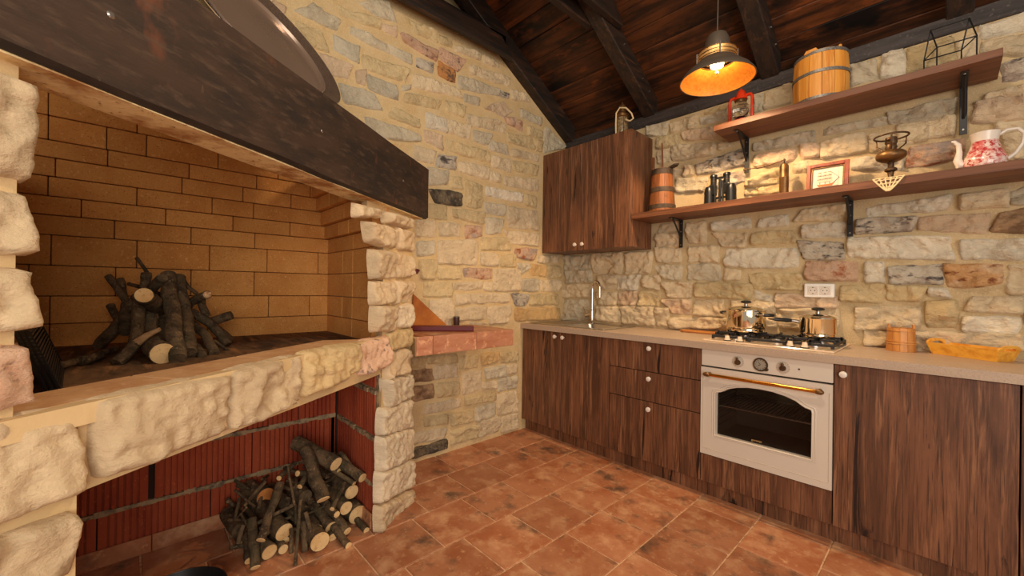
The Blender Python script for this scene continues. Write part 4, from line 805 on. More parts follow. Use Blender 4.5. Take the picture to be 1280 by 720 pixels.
bn = thing('binoculars', 'old black binoculars standing upright on the lower shelf', 'binoculars', (1.415, -0.16, ZS))
for s in (-1, 1):
    cx = 1.415 + s * 0.066
    q = MB().lathe([(0.033, 0), (0.034, 0.006), (0.032, 0.02), (0.031, 0.10), (0.027, 0.125), (0.020, 0.135)], (cx, -0.16, ZS), 24).build('objective_barrel', M['rubber'], bn, smooth=40)
    MB().lathe([(0.0345, 0), (0.0345, 0.006)], (cx, -0.16, ZS + 0.004), 24).build('ring', M['brass_dark'], q)
    q = MB().box(1.415 + s * 0.022, 1.415 + s * 0.062, -0.182, -0.138, ZS + 0.075, ZS + 0.145).build('prism_housing', M['rubber'], bn, bevel=0.008, seg=2)
    e = MB().lathe([(0.018, 0), (0.018, 0.05), (0.022, 0.052), (0.022, 0.064), (0.018, 0.07)], (1.415 + s * 0.040, -0.16, ZS + 0.14), 20).build('eyepiece', M['rubber'], bn, smooth=40)
    MB().lathe([(0.0188, 0), (0.0188, 0.004)], (1.415 + s * 0.040, -0.16, ZS + 0.165), 20).build('ring', M['brass_dark'], e)
    MB().cyl((1.415 + s * 0.024, -0.178, ZS + 0.0), (1.415 + s * 0.024, -0.178, ZS + 0.16), 0.006, n=10).build('rod', M['rubber'], bn, smooth=40)
MB().cyl((1.415, -0.16, ZS + 0.03), (1.415, -0.16, ZS + 0.175), 0.009, n=14).box(1.375, 1.455, -0.168, -0.152, ZS + 0.05, ZS + 0.062).box(1.372, 1.458, -0.168, -0.152, ZS + 0.178, ZS + 0.190).build('hinge', M['rubber'], bn, smooth=30)

gr = thing('coffee_grinder', 'slim brass hand grinder with a crank on the lower shelf', 'grinder', (1.757, -0.12, ZS))
MB().lathe([(0.0235, 0), (0.0235, 0.125), (0.0245, 0.127), (0.0245, 0.131), (0.0232, 0.133), (0.0232, 0.192), (0.018, 0.206), (0.008, 0.212)], (1.757, -0.12, ZS), 28).build('body', M['brass'], gr, smooth=35)
k = MB().tube([(1.757, -0.12, 1.922), (1.757, -0.12, 1.944), (1.735, -0.122, 1.940), (1.64, -0.13, 1.921), (1.552, -0.14, 1.928)], 0.0035, 8).lathe([(0.007, 0), (0.007, 0.006), (0.003, 0.012)], (1.757, -0.12, 1.94), 12).build('crank', M['brass_dark'], gr, smooth=50)
MB().lathe([(0.004, 0), (0.008, 0.006), (0.007, 0.018), (0.003, 0.022)], (1.552, -0.14, 1.914), 12).build('crank_knob', M['brass_dark'], k, smooth=40)

pf = thing('picture_frame', 'small mahogany framed picture of a sailing ship on the lower shelf', 'picture', (1.955, -0.10, ZS))
fx0, fx1, fz1 = 1.866, 2.052, 0.176
tilt = lambda x, d, z: (x, -0.115 + z * 0.16 - d, ZS + z)
def fbar(x0, x1, z0, z1, d, m, nm, p, th=0.014):
    return MB().hexa([tilt(x0, 0, z0), tilt(x1, 0, z0), tilt(x1, d, z0), tilt(x0, d, z0), tilt(x0, 0, z1), tilt(x1, 0, z1), tilt(x1, d, z1), tilt(x0, d, z1)]).build(nm, m, p, bevel=0.0015)
w_ = 0.018
for a in ((fx0, fx0 + w_, 0, fz1), (fx1 - w_, fx1, 0, fz1), (fx0 + w_, fx1 - w_, 0, w_), (fx0 + w_, fx1 - w_, fz1 - w_, fz1)): fbar(*a, 0.020, M['frame_wood'], 'frame_bar', pf)
w2 = 0.026
for a in ((fx0 + w_, fx0 + w2, w_, fz1 - w_), (fx1 - w2, fx1 - w_, w_, fz1 - w_), (fx0 + w2, fx1 - w2, w_, w2), (fx0 + w2, fx1 - w2, fz1 - w2, fz1 - w_)): fbar(*a, 0.013, M['brass'], 'inner_bar', pf)
fbar(fx0 + w_, fx1 - w_, w_, fz1 - w_, 0.004, M['paper'], 'mat', pf)
pp = fbar(fx0 + 0.044, fx1 - 0.044, 0.042, fz1 - 0.042, 0.0055, M['paper2'], 'picture', pf)
def flat(pts, d, m, nm): MB().extr([tilt(X + (x - X) * 1.15, d, 0.084 + (z - 0.080) * 1.15) for x, z in pts], (0, -0.001, 0)).build(nm, m, pp)
X = 1.955
flat([(X - 0.038, 0.060), (X - 0.030, 0.046), (X + 0.022, 0.046), (X + 0.034, 0.062), (X + 0.012, 0.056), (X - 0.030, 0.056)], 0.0056, M['ship_hull'], 'ship_hull')
for mx in (-0.026, -0.006, 0.012):
    flat([(X + mx, 0.056), (X + mx + 0.0018, 0.056), (X + mx + 0.0018, 0.118), (X + mx, 0.118)], 0.0056, M['ship_line'], 'ship_mast')
    for z, hw in ((0.066, 0.011), (0.084, 0.009), (0.101, 0.007)):
        flat([(X + mx - hw, z), (X + mx + hw, z + 0.002), (X + mx + hw * 0.8, z + 0.014), (X + mx - hw * 0.8, z + 0.012)], 0.0068, M['sail'], 'ship_sail')
        flat([(X + mx - hw, z + 0.013), (X + mx + hw * 0.9, z + 0.0145), (X + mx + hw * 0.9, z + 0.016), (X + mx - hw, z + 0.0145)], 0.0080, M['ship_line'], 'ship_yard')
flat([(X + 0.030, 0.060), (X + 0.050, 0.082), (X + 0.048, 0.083), (X + 0.027, 0.061)], 0.0056, M['ship_line'], 'ship_bowsprit')
flat([(X + 0.014, 0.116), (X + 0.048, 0.082), (X + 0.0485, 0.083), (X + 0.0145, 0.1175)], 0.0056, M['ship_line'], 'ship_stay')

ol = thing('oil_lamp', 'brass oil lamp base on a pedestal standing on the lace doily', 'lamp', (2.22, -0.16, ZS + 0.003))
c = (2.22, -0.16, ZS + 0.0035)
MB().lathe([(0.042, 0), (0.040, 0.008), (0.018, 0.018), (0.011, 0.035), (0.013, 0.055), (0.024, 0.062), (0.024, 0.072), (0.012, 0.080), (0.012, 0.098), (0.020, 0.108)], c, 28).build('pedestal', M['brass_dark'], ol, smooth=40)
MB().lathe([(0.020, 0.104), (0.040, 0.112), (0.056, 0.124), (0.059, 0.134), (0.057, 0.148), (0.046, 0.158), (0.022, 0.164)], c, 32).build('oil_bowl', M['brass'], ol, smooth=40)
q = MB().lathe([(0.018, 0.162), (0.024, 0.178), (0.020, 0.192), (0.024, 0.20), (0.023, 0.226), (0.020, 0.228)], c, 24).build('burner', M['brass_dark'], ol, smooth=40)
b = MB(); ringp = lambda r, z, n=28: [(c[0] + r * math.cos(2 * math.pi * i / n), c[1] + r * math.sin(2 * math.pi * i / n), c[2] + z) for i in range(n)]
b.tube(ringp(0.064, 0.232), 0.0045, 7, True)
for a in (0.6, 2.7, 4.8): b.tube([(c[0] + 0.03 * math.cos(a), c[1] + 0.03 * math.sin(a), c[2] + 0.166), (c[0] + 0.062 * math.cos(a), c[1] + 0.062 * math.sin(a), c[2] + 0.196), (c[0] + 0.064 * math.cos(a), c[1] + 0.064 * math.sin(a), c[2] + 0.232)], 0.0035, 6)
b.build('gallery_ring', M['brass_dark'], ol, smooth=60)

b = MB()   # crocheted doily: lattice of cord, its corner hanging over the shelf's edge
def dp(u_, v_):   # u along the shelf, v from the back to the tip
    if v_ <= 0.15: return (2.222 + u_, -0.312 + (0.15 - v_), ZS + 0.002)
    return (2.222 + u_, -0.3155, ZS + 0.002 - (v_ - 0.15))
hw = lambda v_: 0.054 if v_ <= 0.15 else 0.054 * max(0.0, 1 - (v_ - 0.15) / 0.066) ** 0.8
NV, NU = 11, 5
for i in range(NV + 1):
    v_ = 0.02 + 0.192 * i / NV; h_ = hw(v_) + 0.002
    b.tube([dp(-h_ + 2 * h_ * k / 10, v_ + 0.002 * math.sin(k * 2.5)) for k in range(11)], 0.0030, 6)
for k in range(NU + 1):
    f_ = -1 + 2 * k / NU
    b.tube([dp(f_ * hw(0.02 + 0.192 * i / 24), 0.02 + 0.192 * i / 24) for i in range(25)], 0.0030 if abs(f_) < 1 else 0.0036, 6)
tag(b.build('doily', M['lace']), 'cream crocheted doily hanging over the lower shelf\'s edge', 'doily')

pt = thing('pitcher', 'white pitcher with a red pattern, spout and loop handle on the lower shelf', 'pitcher', (2.525, -0.16, ZS))
c = (2.525, -0.16, ZS + 0.0005)
MB().lathe([(0.050, 0), (0.062, 0.010), (0.068, 0.035), (0.064, 0.060), (0.052, 0.090), (0.043, 0.120), (0.040, 0.132)], c, 36).build('body', M['pitcher'], pt, smooth=50)
MB().lathe([(0.040, 0.131), (0.042, 0.145), (0.046, 0.170), (0.043, 0.170), (0.037, 0.135)], c, 36, cap=False).build('neck', M['white'], pt, smooth=50)
MB().tube([(2.470, -0.165, ZS + 0.045), (2.452, -0.168, ZS + 0.040), (2.444, -0.170, ZS + 0.065), (2.449, -0.170, ZS + 0.10), (2.446, -0.172, ZS + 0.135), (2.432, -0.175, ZS + 0.152), (2.424, -0.176, ZS + 0.153)], [0.018, 0.019, 0.015, 0.010, 0.009, 0.007, 0.005], 12).build('spout', M['white'], pt, smooth=60)
MB().tube([(2.565, -0.155, ZS + 0.155), (2.588, -0.15, ZS + 0.172), (2.618, -0.148, ZS + 0.170), (2.636, -0.147, ZS + 0.145), (2.632, -0.147, ZS + 0.105), (2.612, -0.15, ZS + 0.065), (2.585, -0.155, ZS + 0.040)], [0.006, 0.0065, 0.007, 0.007, 0.007, 0.007, 0.008], 10).build('handle', M['white'], pt, smooth=60)

# ------------------------------------------------------------------ things on the upper shelf and the wall cabinet
rl = thing('hurricane_lantern', 'bright red hurricane lantern at the upper shelf\'s left end', 'lantern', (1.530, -0.155, ZU))
c = (1.530, -0.155, ZU + 0.0005)
MB().lathe([(0.052, 0), (0.056, 0.006), (0.056, 0.028), (0.050, 0.040), (0.026, 0.046), (0.024, 0.052)], c, 28).build('tank', M['red'], rl, smooth=40)
MB().lathe([(0.026, 0.056), (0.040, 0.075), (0.046, 0.105), (0.040, 0.135), (0.030, 0.155)], c, 28, cap=False).build('globe', M['glass'], rl, smooth=60)
MB().lathe([(0.022, 0.052), (0.026, 0.056), (0.020, 0.066), (0.008, 0.072)], c, 20).build('burner', M['black'], rl, smooth=40)
MB().lathe([(0.032, 0.153), (0.034, 0.165), (0.030, 0.172)], c, 24).build('globe_cap', M['brass'], rl, smooth=40)
MB().lathe([(0.038, 0.170), (0.036, 0.178), (0.028, 0.198), (0.022, 0.222), (0.014, 0.228), (0.006, 0.240)], c, 24).build('chimney', M['red'], rl, smooth=40)
for s in (-1, 1):
    MB().tube([(c[0] + s * 0.050, c[1], c[2] + 0.020), (c[0] + s * 0.064, c[1], c[2] + 0.040), (c[0] + s * 0.064, c[1], c[2] + 0.175), (c[0] + s * 0.056, c[1], c[2] + 0.192), (c[0] + s * 0.030, c[1], c[2] + 0.194)], 0.0095, 8).build('side_tube', M['red'], rl, smooth=60)
b = MB()
for z in (0.085, 0.125): b.tube(ringp_(c, 0.047, z) if False else [(c[0] + 0.048 * math.cos(2 * math.pi * i / 20), c[1] + 0.048 * math.sin(2 * math.pi * i / 20), c[2] + z) for i in range(20)], 0.0015, 5, True)
b.tube([(c[0] - 0.066, c[1], c[2] + 0.17), (c[0] - 0.085, c[1] - 0.03, c[2] + 0.11), (c[0] - 0.04, c[1] - 0.07, c[2] + 0.045), (c[0] + 0.04, c[1] - 0.07, c[2] + 0.045), (c[0] + 0.085, c[1] - 0.03, c[2] + 0.11), (c[0] + 0.066, c[1], c[2] + 0.17)], 0.0015, 5)
b.build('wire', M['steel'], rl)

hbk = thing('wooden_tub', 'orange pine stave tub with grey metal hoops on the upper shelf', 'tub', (1.932, -0.165, ZU))
c = (1.932, -0.165, ZU + 0.0005)
staved(hbk, c, 14, 0.122, 0.118, 0.262, M['barrel'], 0.014, bow=0.006, tall=())
for z, r in ((0.010, 0.1225), (0.145, 0.126), (0.252, 0.1185)): hoop(hbk, c, r, z, 0.017, M['hoop'])
MB().lathe([(0.104, 0), (0.104, 0.010), (0.0, 0.011)], (c[0], c[1], c[2] + 0.245), 28).build('lid', M['barrel'], hbk)
MB().extr([(c[0] - 0.055, c[1] - 0.118, c[2] + 0.255), (c[0] - 0.045, c[1] - 0.118, c[2] + 0.274), (c[0] + 0.0, c[1] - 0.120, c[2] + 0.277), (c[0] + 0.012, c[1] - 0.120, c[2] + 0.255)], (0, 0.014, 0)).build('ear', M['barrel'], hbk, bevel=0.003)
MB().box(c[0] + 0.085, c[0] + 0.100, c[1] - 0.07, c[1] - 0.05, c[2] + 0.25, c[2] + 0.276).build('peg', M['barrel'], hbk, bevel=0.004)

wh = thing('wire_lantern', 'black wire house-shaped lantern frame at the upper shelf\'s right end', 'lantern', (2.414, -0.145, ZU))
FLc, BLc, FRc, BRc = V((2.375, -0.20, 0)), V((2.330, -0.09, 0)), V((2.497, -0.20, 0)), V((2.453, -0.09, 0))
zE = ZU + 0.122; zR = ZU + 0.236; zb_ = ZU + 0.004; U = V((0, 0, 1))
def wire(nm, segs):
    b = MB()
    for a, d in segs: b.tube([a, d], 0.0028, 6)
    b.build(nm, M['black'], wh, smooth=60)
lg = (FLc + BLc) / 2 + U * zR; rg = (FRc + BRc) / 2 + U * zR
for nm, f_, k_, g_ in (('gable', FLc, BLc, lg), ('gable', FRc, BRc, rg)):
    wire(nm, [(f_ + U * zb_, f_ + U * zE), (k_ + U * zb_, k_ + U * zE), (f_ + U * zE, g_), (k_ + U * zE, g_), (f_ + U * zE, k_ + U * zE), (f_ + U * zb_, k_ + U * zb_)])
wire('ridge', [(lg, rg)])
wire('eave', [(FLc + U * zE, FRc + U * zE)]); wire('eave', [(BLc + U * zE, BRc + U * zE)])
wire('sill', [(FLc + U * zb_, FRc + U * zb_)]); wire('sill', [(BLc + U * zb_, BRc + U * zb_)])

sl = thing('ship_lantern', 'small brass ship lantern with a white rope on top of the wall cabinet', 'lantern', (0.715, -0.2, 2.3255))
c = (0.715, -0.2, 2.326)
MB().lathe([(0.052, 0), (0.052, 0.01), (0.046, 0.014)], c, 28).build('base', M['brass'], sl, smooth=40)
MB().lathe([(0.044, 0.013), (0.046, 0.05), (0.046, 0.13), (0.044, 0.15)], c, 28, cap=False).build('globe', M['globe'], sl, smooth=60)
MB().lathe([(0.016, 0.012), (0.016, 0.05), (0.008, 0.06), (0.008, 0.10)], c, 16).build('burner', M['brass_dark'], sl, smooth=40)
MB().lathe([(0.047, 0.148), (0.052, 0.152), (0.052, 0.172), (0.046, 0.178), (0.034, 0.186), (0.028, 0.19), (0.027, 0.238), (0.024, 0.246), (0.008, 0.25)], c, 28).build('chimney', M['brass'], sl, smooth=35)
for k in range(6):
    a = math.pi / 3 * k + 0.3; MB().cyl((c[0] + 0.05 * math.cos(a), c[1] + 0.05 * math.sin(a), c[2] + 0.008), (c[0] + 0.05 * math.cos(a), c[1] + 0.05 * math.sin(a), c[2] + 0.156), 0.0018, n=6).build('guard_bar', M['brass_dark'], sl)
MB().lathe([(0.009, 0), (0.009, 0.006)], (c[0], c[1], c[2] + 0.262), 14, (1, 0, 0)).build('ring', M['brass'], sl)
tag(MB().tube([(0.700, -0.256, 2.332), (0.698, -0.257, 2.42), (0.704, -0.262, 2.50), (0.735, -0.262, 2.532), (0.785, -0.258, 2.515), (0.825, -0.25, 2.465), (0.838, -0.245, 2.425), (0.815, -0.25, 2.412), (0.772, -0.24, 2.435), (0.772, -0.235, 2.44)], 0.0058, 8).build('rope', M['rope'], smooth=60), 'white cord looped from the brass ship lantern on the wall cabinet', 'rope')

# ------------------------------------------------------------------ pendant lamp
PX, PY, PZ = 1.569, -0.65, 2.292
pl = thing('pendant_lamp', 'grey metal pendant lamp with a glowing copper-lined shade', 'lamp', (PX, PY, PZ))
c = (PX, PY, PZ)
prof = [(0.182, 0.0), (0.178, 0.012), (0.160, 0.036), (0.130, 0.062), (0.104, 0.084), (0.092, 0.100)]
MB().lathe(prof, c, 48, cap=False).build('shade', M['lamp_out'], pl, smooth=60)
MB().lathe([(r - 0.003, z - 0.001) for r, z in prof], c, 48, cap=False).build('shade_lining', M['copper_in'], pl, smooth=60)
MB().tube([(PX + 0.182 * math.cos(2 * math.pi * i / 48), PY + 0.182 * math.sin(2 * math.pi * i / 48), PZ) for i in range(48)], 0.003, 6, True).build('rim', M['lamp_out'], pl, smooth=60)
for z in (0.106, 0.124, 0.142):
    MB().tube([(PX + 0.092 * math.cos(2 * math.pi * i / 36), PY + 0.092 * math.sin(2 * math.pi * i / 36), PZ + z) for i in range(36)], 0.003, 6, True).build('vent_ring', M['brass'], pl, smooth=60)
for k in range(4):
    a = math.pi / 2 * k + 0.5; MB().box(-0.005, 0.005, -0.003, 0.003, 0.092, 0.152).xf(Matrix.Translation((PX + 0.096 * math.cos(a), PY + 0.096 * math.sin(a), PZ)) @ Matrix.Rotation(a, 4, 'Z')).build('vent_strut', M['lamp_out'], pl)
MB().lathe([(0.090, 0.147), (0.064, 0.152), (0.062, 0.170), (0.058, 0.21), (0.046, 0.238), (0.030, 0.246), (0.008, 0.250)], c, 36).build('bell', M['lamp_out'], pl, smooth=40)
bu = MB().lathe([(0.012, 0.0), (0.030, -0.012), (0.036, -0.034), (0.030, -0.058), (0.010, -0.068)], (PX, PY, PZ + 0.128), 24).build('bulb', M['bulb'], pl, smooth=60)
bu.visible_shadow = True
MB().cyl((PX, PY, PZ + 0.155), (PX, PY, PZ + 0.128), 0.017, 0.014, 16).build('socket', M['black'], pl)
MB().cyl((PX, PY, PZ + 0.064), (PX, PY, PZ + 0.035), 0.004, 0.007, 10).build('finial', M['lamp_out'], pl)
MB().tube([(PX, PY, PZ + 0.248), (PX + 0.002, PY, PZ + 0.45), (PX, PY, cz(PY) + 0.004)], 0.0035, 8).build('cord', M['lamp_out'], pl, smooth=60)
lamp('pendant_light', 'SPOT', (PX, PY, PZ + 0.055), 75, (1.0, 0.68, 0.38), shadow_soft_size=0.03, spot_size=math.radians(140), spot_blend=0.25)

# ------------------------------------------------------------------ things on the masonry ledge
tag(MB().hexa([(0.432, -1.375, 0.8995), (0.20, -1.70, 0.8995), (0.13, -1.65, 0.8995), (0.362, -1.325, 0.8995), (0.432, -1.375, 0.930), (0.20, -1.70, 0.930), (0.13, -1.65, 0.930), (0.362, -1.325, 0.930)]).build('lacquer_box', M['lacquer'], bevel=0.005, seg=2), 'long flat burgundy lacquered box on the masonry ledge', 'box')
tag(MB().extr([(0.075, -1.60, 0.8995), (0.075, -1.335, 0.8995), (0.075, -1.345, 0.915), (0.075, -1.60, 1.125)], (0.014, 0, 0)).build('wooden_wedge', M['wedge'], bevel=0.002), 'orange triangular wooden board standing behind the burgundy box', 'board')
cu = thing('dark_beaker', 'small dark brown beaker at the back of the masonry ledge', 'cup', (0.065, -1.245, 0.8995))
MB().lathe([(0.021, 0), (0.022, 0.004), (0.022, 0.066), (0.019, 0.066), (0.019, 0.006)], (0.065, -1.245, 0.8995), 20, cap=False).lathe([(0.021, 0.001), (0.001, 0.002)], (0.065, -1.245, 0.8995), 20, cap=False).build('body', M['dark_cup'], cu, smooth=40)
MB().lathe([(0.0225, 0.062), (0.023, 0.066), (0.0185, 0.067)], (0.065, -1.245, 0.8995), 20, cap=False).build('rim', M['steel'], cu, smooth=40)
b = MB(); p = V(F(0.335, 1.268, 0.0))
b.lathe([(0.002, 0), (0.010, 0.006), (0.012, 0.016), (0.006, 0.026), (0.001, 0.03)], p, 12, (0, 0, -1))
for a in range(4): b.lathe([(0.001, 0), (0.007, 0.010), (0.002, 0.020)], p + V((0, 0, -0.004)), 8, (math.cos(a * 1.6), math.sin(a * 1.6), -0.5))
tag(b.build('dried_flower', M['dark_red'], smooth=60), 'tiny dark red dried flower stuck at the fireplace pillar\'s edge', 'ornament')

# ------------------------------------------------------------------ round lid leaning on the hood above the mantel
a_, b_ = 0.525, 0.584
LN = V((math.cos(a_) * math.cos(b_), math.sin(a_) * math.cos(b_), math.sin(b_))); LC = V((0.713, -2.547, 2.094))
ld = thing('baking_bell', 'large round speckled metal baking lid leaning above the mantel beam', 'lid', tuple(LC - V((0, 0, 0.25))))
MB().lathe([(0.300, -0.004), (0.303, 0.0), (0.300, 0.004), (0.294, 0.001), (0.270, -0.008), (0.243, -0.018)], LC, 72, LN, cap=False).build('flange', M['pan_speck'], ld, smooth=50)
MB().lathe([(0.243, -0.018), (0.241, -0.012), (0.237, -0.013), (0.232, -0.024), (0.20, -0.028), (0.10, -0.024), (0.001, -0.022)], LC, 72, LN, cap=False).build('centre', M['pan_shine'], ld, smooth=30)
MB().tube([LC + LN * 0.0 + (LN.orthogonal().normalized() * math.cos(2 * math.pi * i / 72) + LN.cross(LN.orthogonal().normalized()) * math.sin(2 * math.pi * i / 72)) * 0.301 for i in range(72)], 0.0035, 6, True).build('rim', M['chrome'], ld, smooth=60)

# ------------------------------------------------------------------ firewood
def wood(name, pts, r, label, seed, group, cut=0, two=False):
    P = [V(p) for p in pts]; n = max(5, int(sum((P[i + 1] - P[i]).length for i in range(len(P) - 1)) / 0.03))
    Q = []; 
    tot = [0]
    for i in range(len(P) - 1): tot.append(tot[-1] + (P[i + 1] - P[i]).length)
    for k in range(n + 1):
        d = tot[-1] * k / n; i = max(j for j in range(len(tot) - 1) if tot[j] <= d + 1e-9)
        t_ = (d - tot[i]) / max(1e-6, tot[i + 1] - tot[i]); q = P[i].lerp(P[i + 1], min(1, t_))
        if 0 < k < n: q += V((noise.noise(q * 11 + V((seed, 0, 0))), noise.noise(q * 11 + V((0, seed, 0))), noise.noise(q * 11 + V((0, 0, seed))))) * min(0.012, r * 0.28)
        Q.append(q)
    ns = 12 if r > 0.015 else 8
    b = MB(); b.tube(Q, [r * (1 + 0.10 * noise.noise(V((k * 0.7, seed, 1)))) for k in range(n + 1)], ns)
    # rough the bark a little, leave the cut faces flat
    for i, v_ in enumerate(b.v):
        k = i // ns
        if 0 < k < n:
            v_ = V(v_); b.v[i] = tuple(v_ + (v_ - Q[k]) * 0.14 * noise.noise(v_ * 55))
    loc = V(P[0])
    me_o = b.build(name, [M['bark'], M['cut']], smooth=50)
    me = me_o.data
    for v_ in me.vertices: v_.co -= loc
    me_o.location = loc; WP[me_o.name] = loc
    tag(me_o, label, 'log' if r > 0.014 else 'stick', group)
    if cut:
        t = (Q[0] - Q[1]).normalized() if cut != 2 else (Q[-1] - Q[-2]).normalized(); e = Q[0] if cut != 2 else Q[-1]
        # a sawn face sits flush on the end; a torn end is a jagged pale stub
        if cut == 2: MB().lathe([(r * 0.95, -0.01), (r * 0.8, 0.006), (r * 0.4, 0.010), (r * 0.2, 0.022)], e, 8, t + V((0.1, 0.15, 0.2))).build('torn_end', M['pale_wood'], me_o)
        else: MB().lathe([(r * 0.93, -0.002), (r * 0.93, 0.0025), (r * 0.4, 0.003), (0.001, 0.003)], e, 20, t, cap=False).build('cut_end', M['cut_orange'] if 'orange' in label else M['cut'], me_o)
    return me_o
NICHE = [
([0.4, -2.18, 0.304], [0.18, -2.3, 0.374], 0.0349, 'thickest firewood log, lying on top of the pile with pale cut end'),
([0.22, -2.438, 0.164], [0.09, -2.488, 0.174], 0.0416, "orange-brown faced log end high at the pile's left side"),
([0.44, -2.413, 0.086], [0.14, -2.463, 0.136], 0.0385, 'large round log end right of the leaning left stick'),
([0.46, -2.473, 0.034], [0.16, -2.533, 0.054], 0.0322, "pale log end lying on the floor at the pile's lower left"),
([0.46, -2.42, 0.023], [0.16, -2.44, 0.033], 0.0208, 'half-round log end on the floor beside the lower left log'),
([0.42, -2.401, 0.036], [0.12, -2.401, 0.046], 0.016, 'thin log end between the two lower left log ends'),
([0.45, -2.283, 0.046], [0.15, -2.313, 0.116], 0.0293, "slanting log with pale oval end in the pile's middle"),
([0.46, -2.221, 0.038], [0.16, -2.241, 0.088], 0.0299, 'log with pale end next to the slanting middle log'),
([0.54, -2.295, 0.041], [0.21, -2.315, 0.041], 0.0422, 'broad split log end with a chopped notch at the bottom'),
([0.5, -2.227, 0.013], [0.2, -2.227, 0.023], 0.0183, 'small log end right of the notched broad log'),
([0.4, -2.102, 0.143], [0.12, -2.142, 0.173], 0.0358, "pale oval log end at the pile's upper right"),
([0.46, -2.152, 0.105], [0.16, -2.172, 0.125], 0.0325, 'round log end below the upper right oval end'),
([0.44, -2.087, 0.042], [0.14, -2.107, 0.042], 0.0473, 'large cracked log end against the brick niche wall'),
([0.53, -2.172, 0.033], [0.25, -2.212, 0.123], 0.0203, 'small log end beside a pale splinter at the lower right'),
([0.6, -2.193, 0.009], [0.35, -2.223, 0.069], 0.0161, 'short stick with pale tip poking out onto the floor tile'),
([0.54, -2.085, 0.007], [0.29, -2.095, 0.037], 0.0152, "stick lying in the niche's right corner"),
([0.51, -2.533, 0.022], [0.36, -2.519, 0.148], 0.0194, "upright knobbly stick standing at the pile's left end"),
([0.44, -2.543, 0.018], [0.33, -2.53, 0.073], 0.0166, 'shorter upright stick behind the left end stick'),
([0.28, -2.545, 0.031], [0.08, -2.565, 0.051], 0.0178, 'dim log end farthest left in the shade'),
([0.48, -2.509, 0.109], [0.32, -2.402, 0.251], 0.0182, 'long bare stick leaning right over the left log ends'),
([0.5, -2.27, 0.203], [0.3, -2.292, 0.373], 0.0289, 'bent speckled branch leaning below the thickest log'),
([0.42, -2.099, 0.19], [0.27, -2.179, 0.25], 0.0119, 'thin branch tip at the top right of the pile'),
([0.52, -2.237, 0.156], [0.42, -2.144, 0.207], 0.0109, "thin stick with pale end leaning right near the pile's middle"),
([0.51, -2.213, 0.118], [0.26, -2.223, 0.138], 0.0147, 'small round stick end under the thin leaning stick'),
([0.46, -2.074, 0.226], [0.26, -2.154, 0.286], 0.0236, 'rough dark log end at the top right by the niche wall'),
([0.34, -2.411, 0.286], [0.24, -2.321, 0.296], 0.0117, 'thick twig lying across the top left of the pile'),
([0.4, -2.34, 0.247], [0.34, -2.281, 0.283], 0.0124, 'stub of branch below the bent speckled branch'),
([0.5, -2.389, 0.213], [0.38, -2.385, 0.341], 0.0055, "very thin long twig hanging down the pile's front"),
([0.575, -2.403, 0.003], [0.45, -2.35, 0.208], 0.0073, 'thin peeled twig standing on the floor before the pile'),
([0.505, -2.346, 0.001], [0.44, -2.335, 0.102], 0.014, 'split bark strip standing beside the peeled twig'),
([0.5, -2.316, 0.049], [0.44, -2.326, 0.141], 0.0089, 'crooked twig leaning beside the split bark strip'),
([0.34, -2.142, 0.242], [0.28, -2.153, 0.282], 0.014, 'stubby branch end behind the thickest log'),
([0.38, -2.081, 0.237], [0.28, -2.117, 0.305], 0.0121, 'slim branch right of the thickest log'),
([0.36, -2.06, 0.175], [0.3, -2.111, 0.235], 0.0143, 'branch with knot just right of the thickest log'),
([0.36, -2.339, 0.292], [0.3, -2.239, 0.249], 0.0134, 'short stick lying level under the top left twig'),
([0.46, -2.39, 0.103], [0.5, -2.399, 0.014], 0.0088, 'dark twig standing beside the half-round log end')
]
for i, (a, d, r, lab) in enumerate(NICHE):
    wood('firewood_log' if r > 0.014 else 'kindling_stick', [a, d], r, lab, i + 3.3, 'firewood pile in the niche', cut=1 if i not in (27, 28, 29, 30, 35) else 0)
# splinter on the log beside it, and thin twigs filling the back of the pile
rs = random.Random(5)
for i in range(46):
    x = rs.uniform(0.10, 0.40); y = rs.uniform(-2.60, -2.10); top = 0.30 - 0.42 * abs(y + 2.25) - 0.15 * max(0, x - 0.2)
    z = rs.uniform(0.02, max(0.05, top)); a = rs.uniform(0, 6.28); l = rs.uniform(0.08, 0.17); tl = rs.uniform(-0.5, 0.9)
    d = V((math.cos(a) * 0.6, math.sin(a), tl)).normalized() * l
    e = V((min(0.42, max(0.085, x + d.x)), min(-2.085, max(-2.57, y + d.y)), min(max(0.02, top + 0.08), max(0.014, z + d.z))))
    wood('twig', [(x, y, z), tuple(e)], rs.uniform(0.004, 0.010), 'thin dark twig tucked among the firewood in the niche', i + 70, 'dark twigs in the firewood pile')
for i in range(16):   # logs whose ends are lost in the shade behind the front ones
    y = -2.13 - 0.03 * i; z = 0.035 + 0.05 * (i % 3) * (1 if y > -2.45 else 0.4); r = rs.uniform(0.022, 0.034)
    if y < -2.56: break
    wood('firewood_log', [(0.38 - 0.05 * (i % 3), y, z), (0.10, y - 0.02, z + 0.01)], r, 'dark bark-covered log in the shade at the back of the niche pile', i + 130, 'shaded logs at the back of the pile')
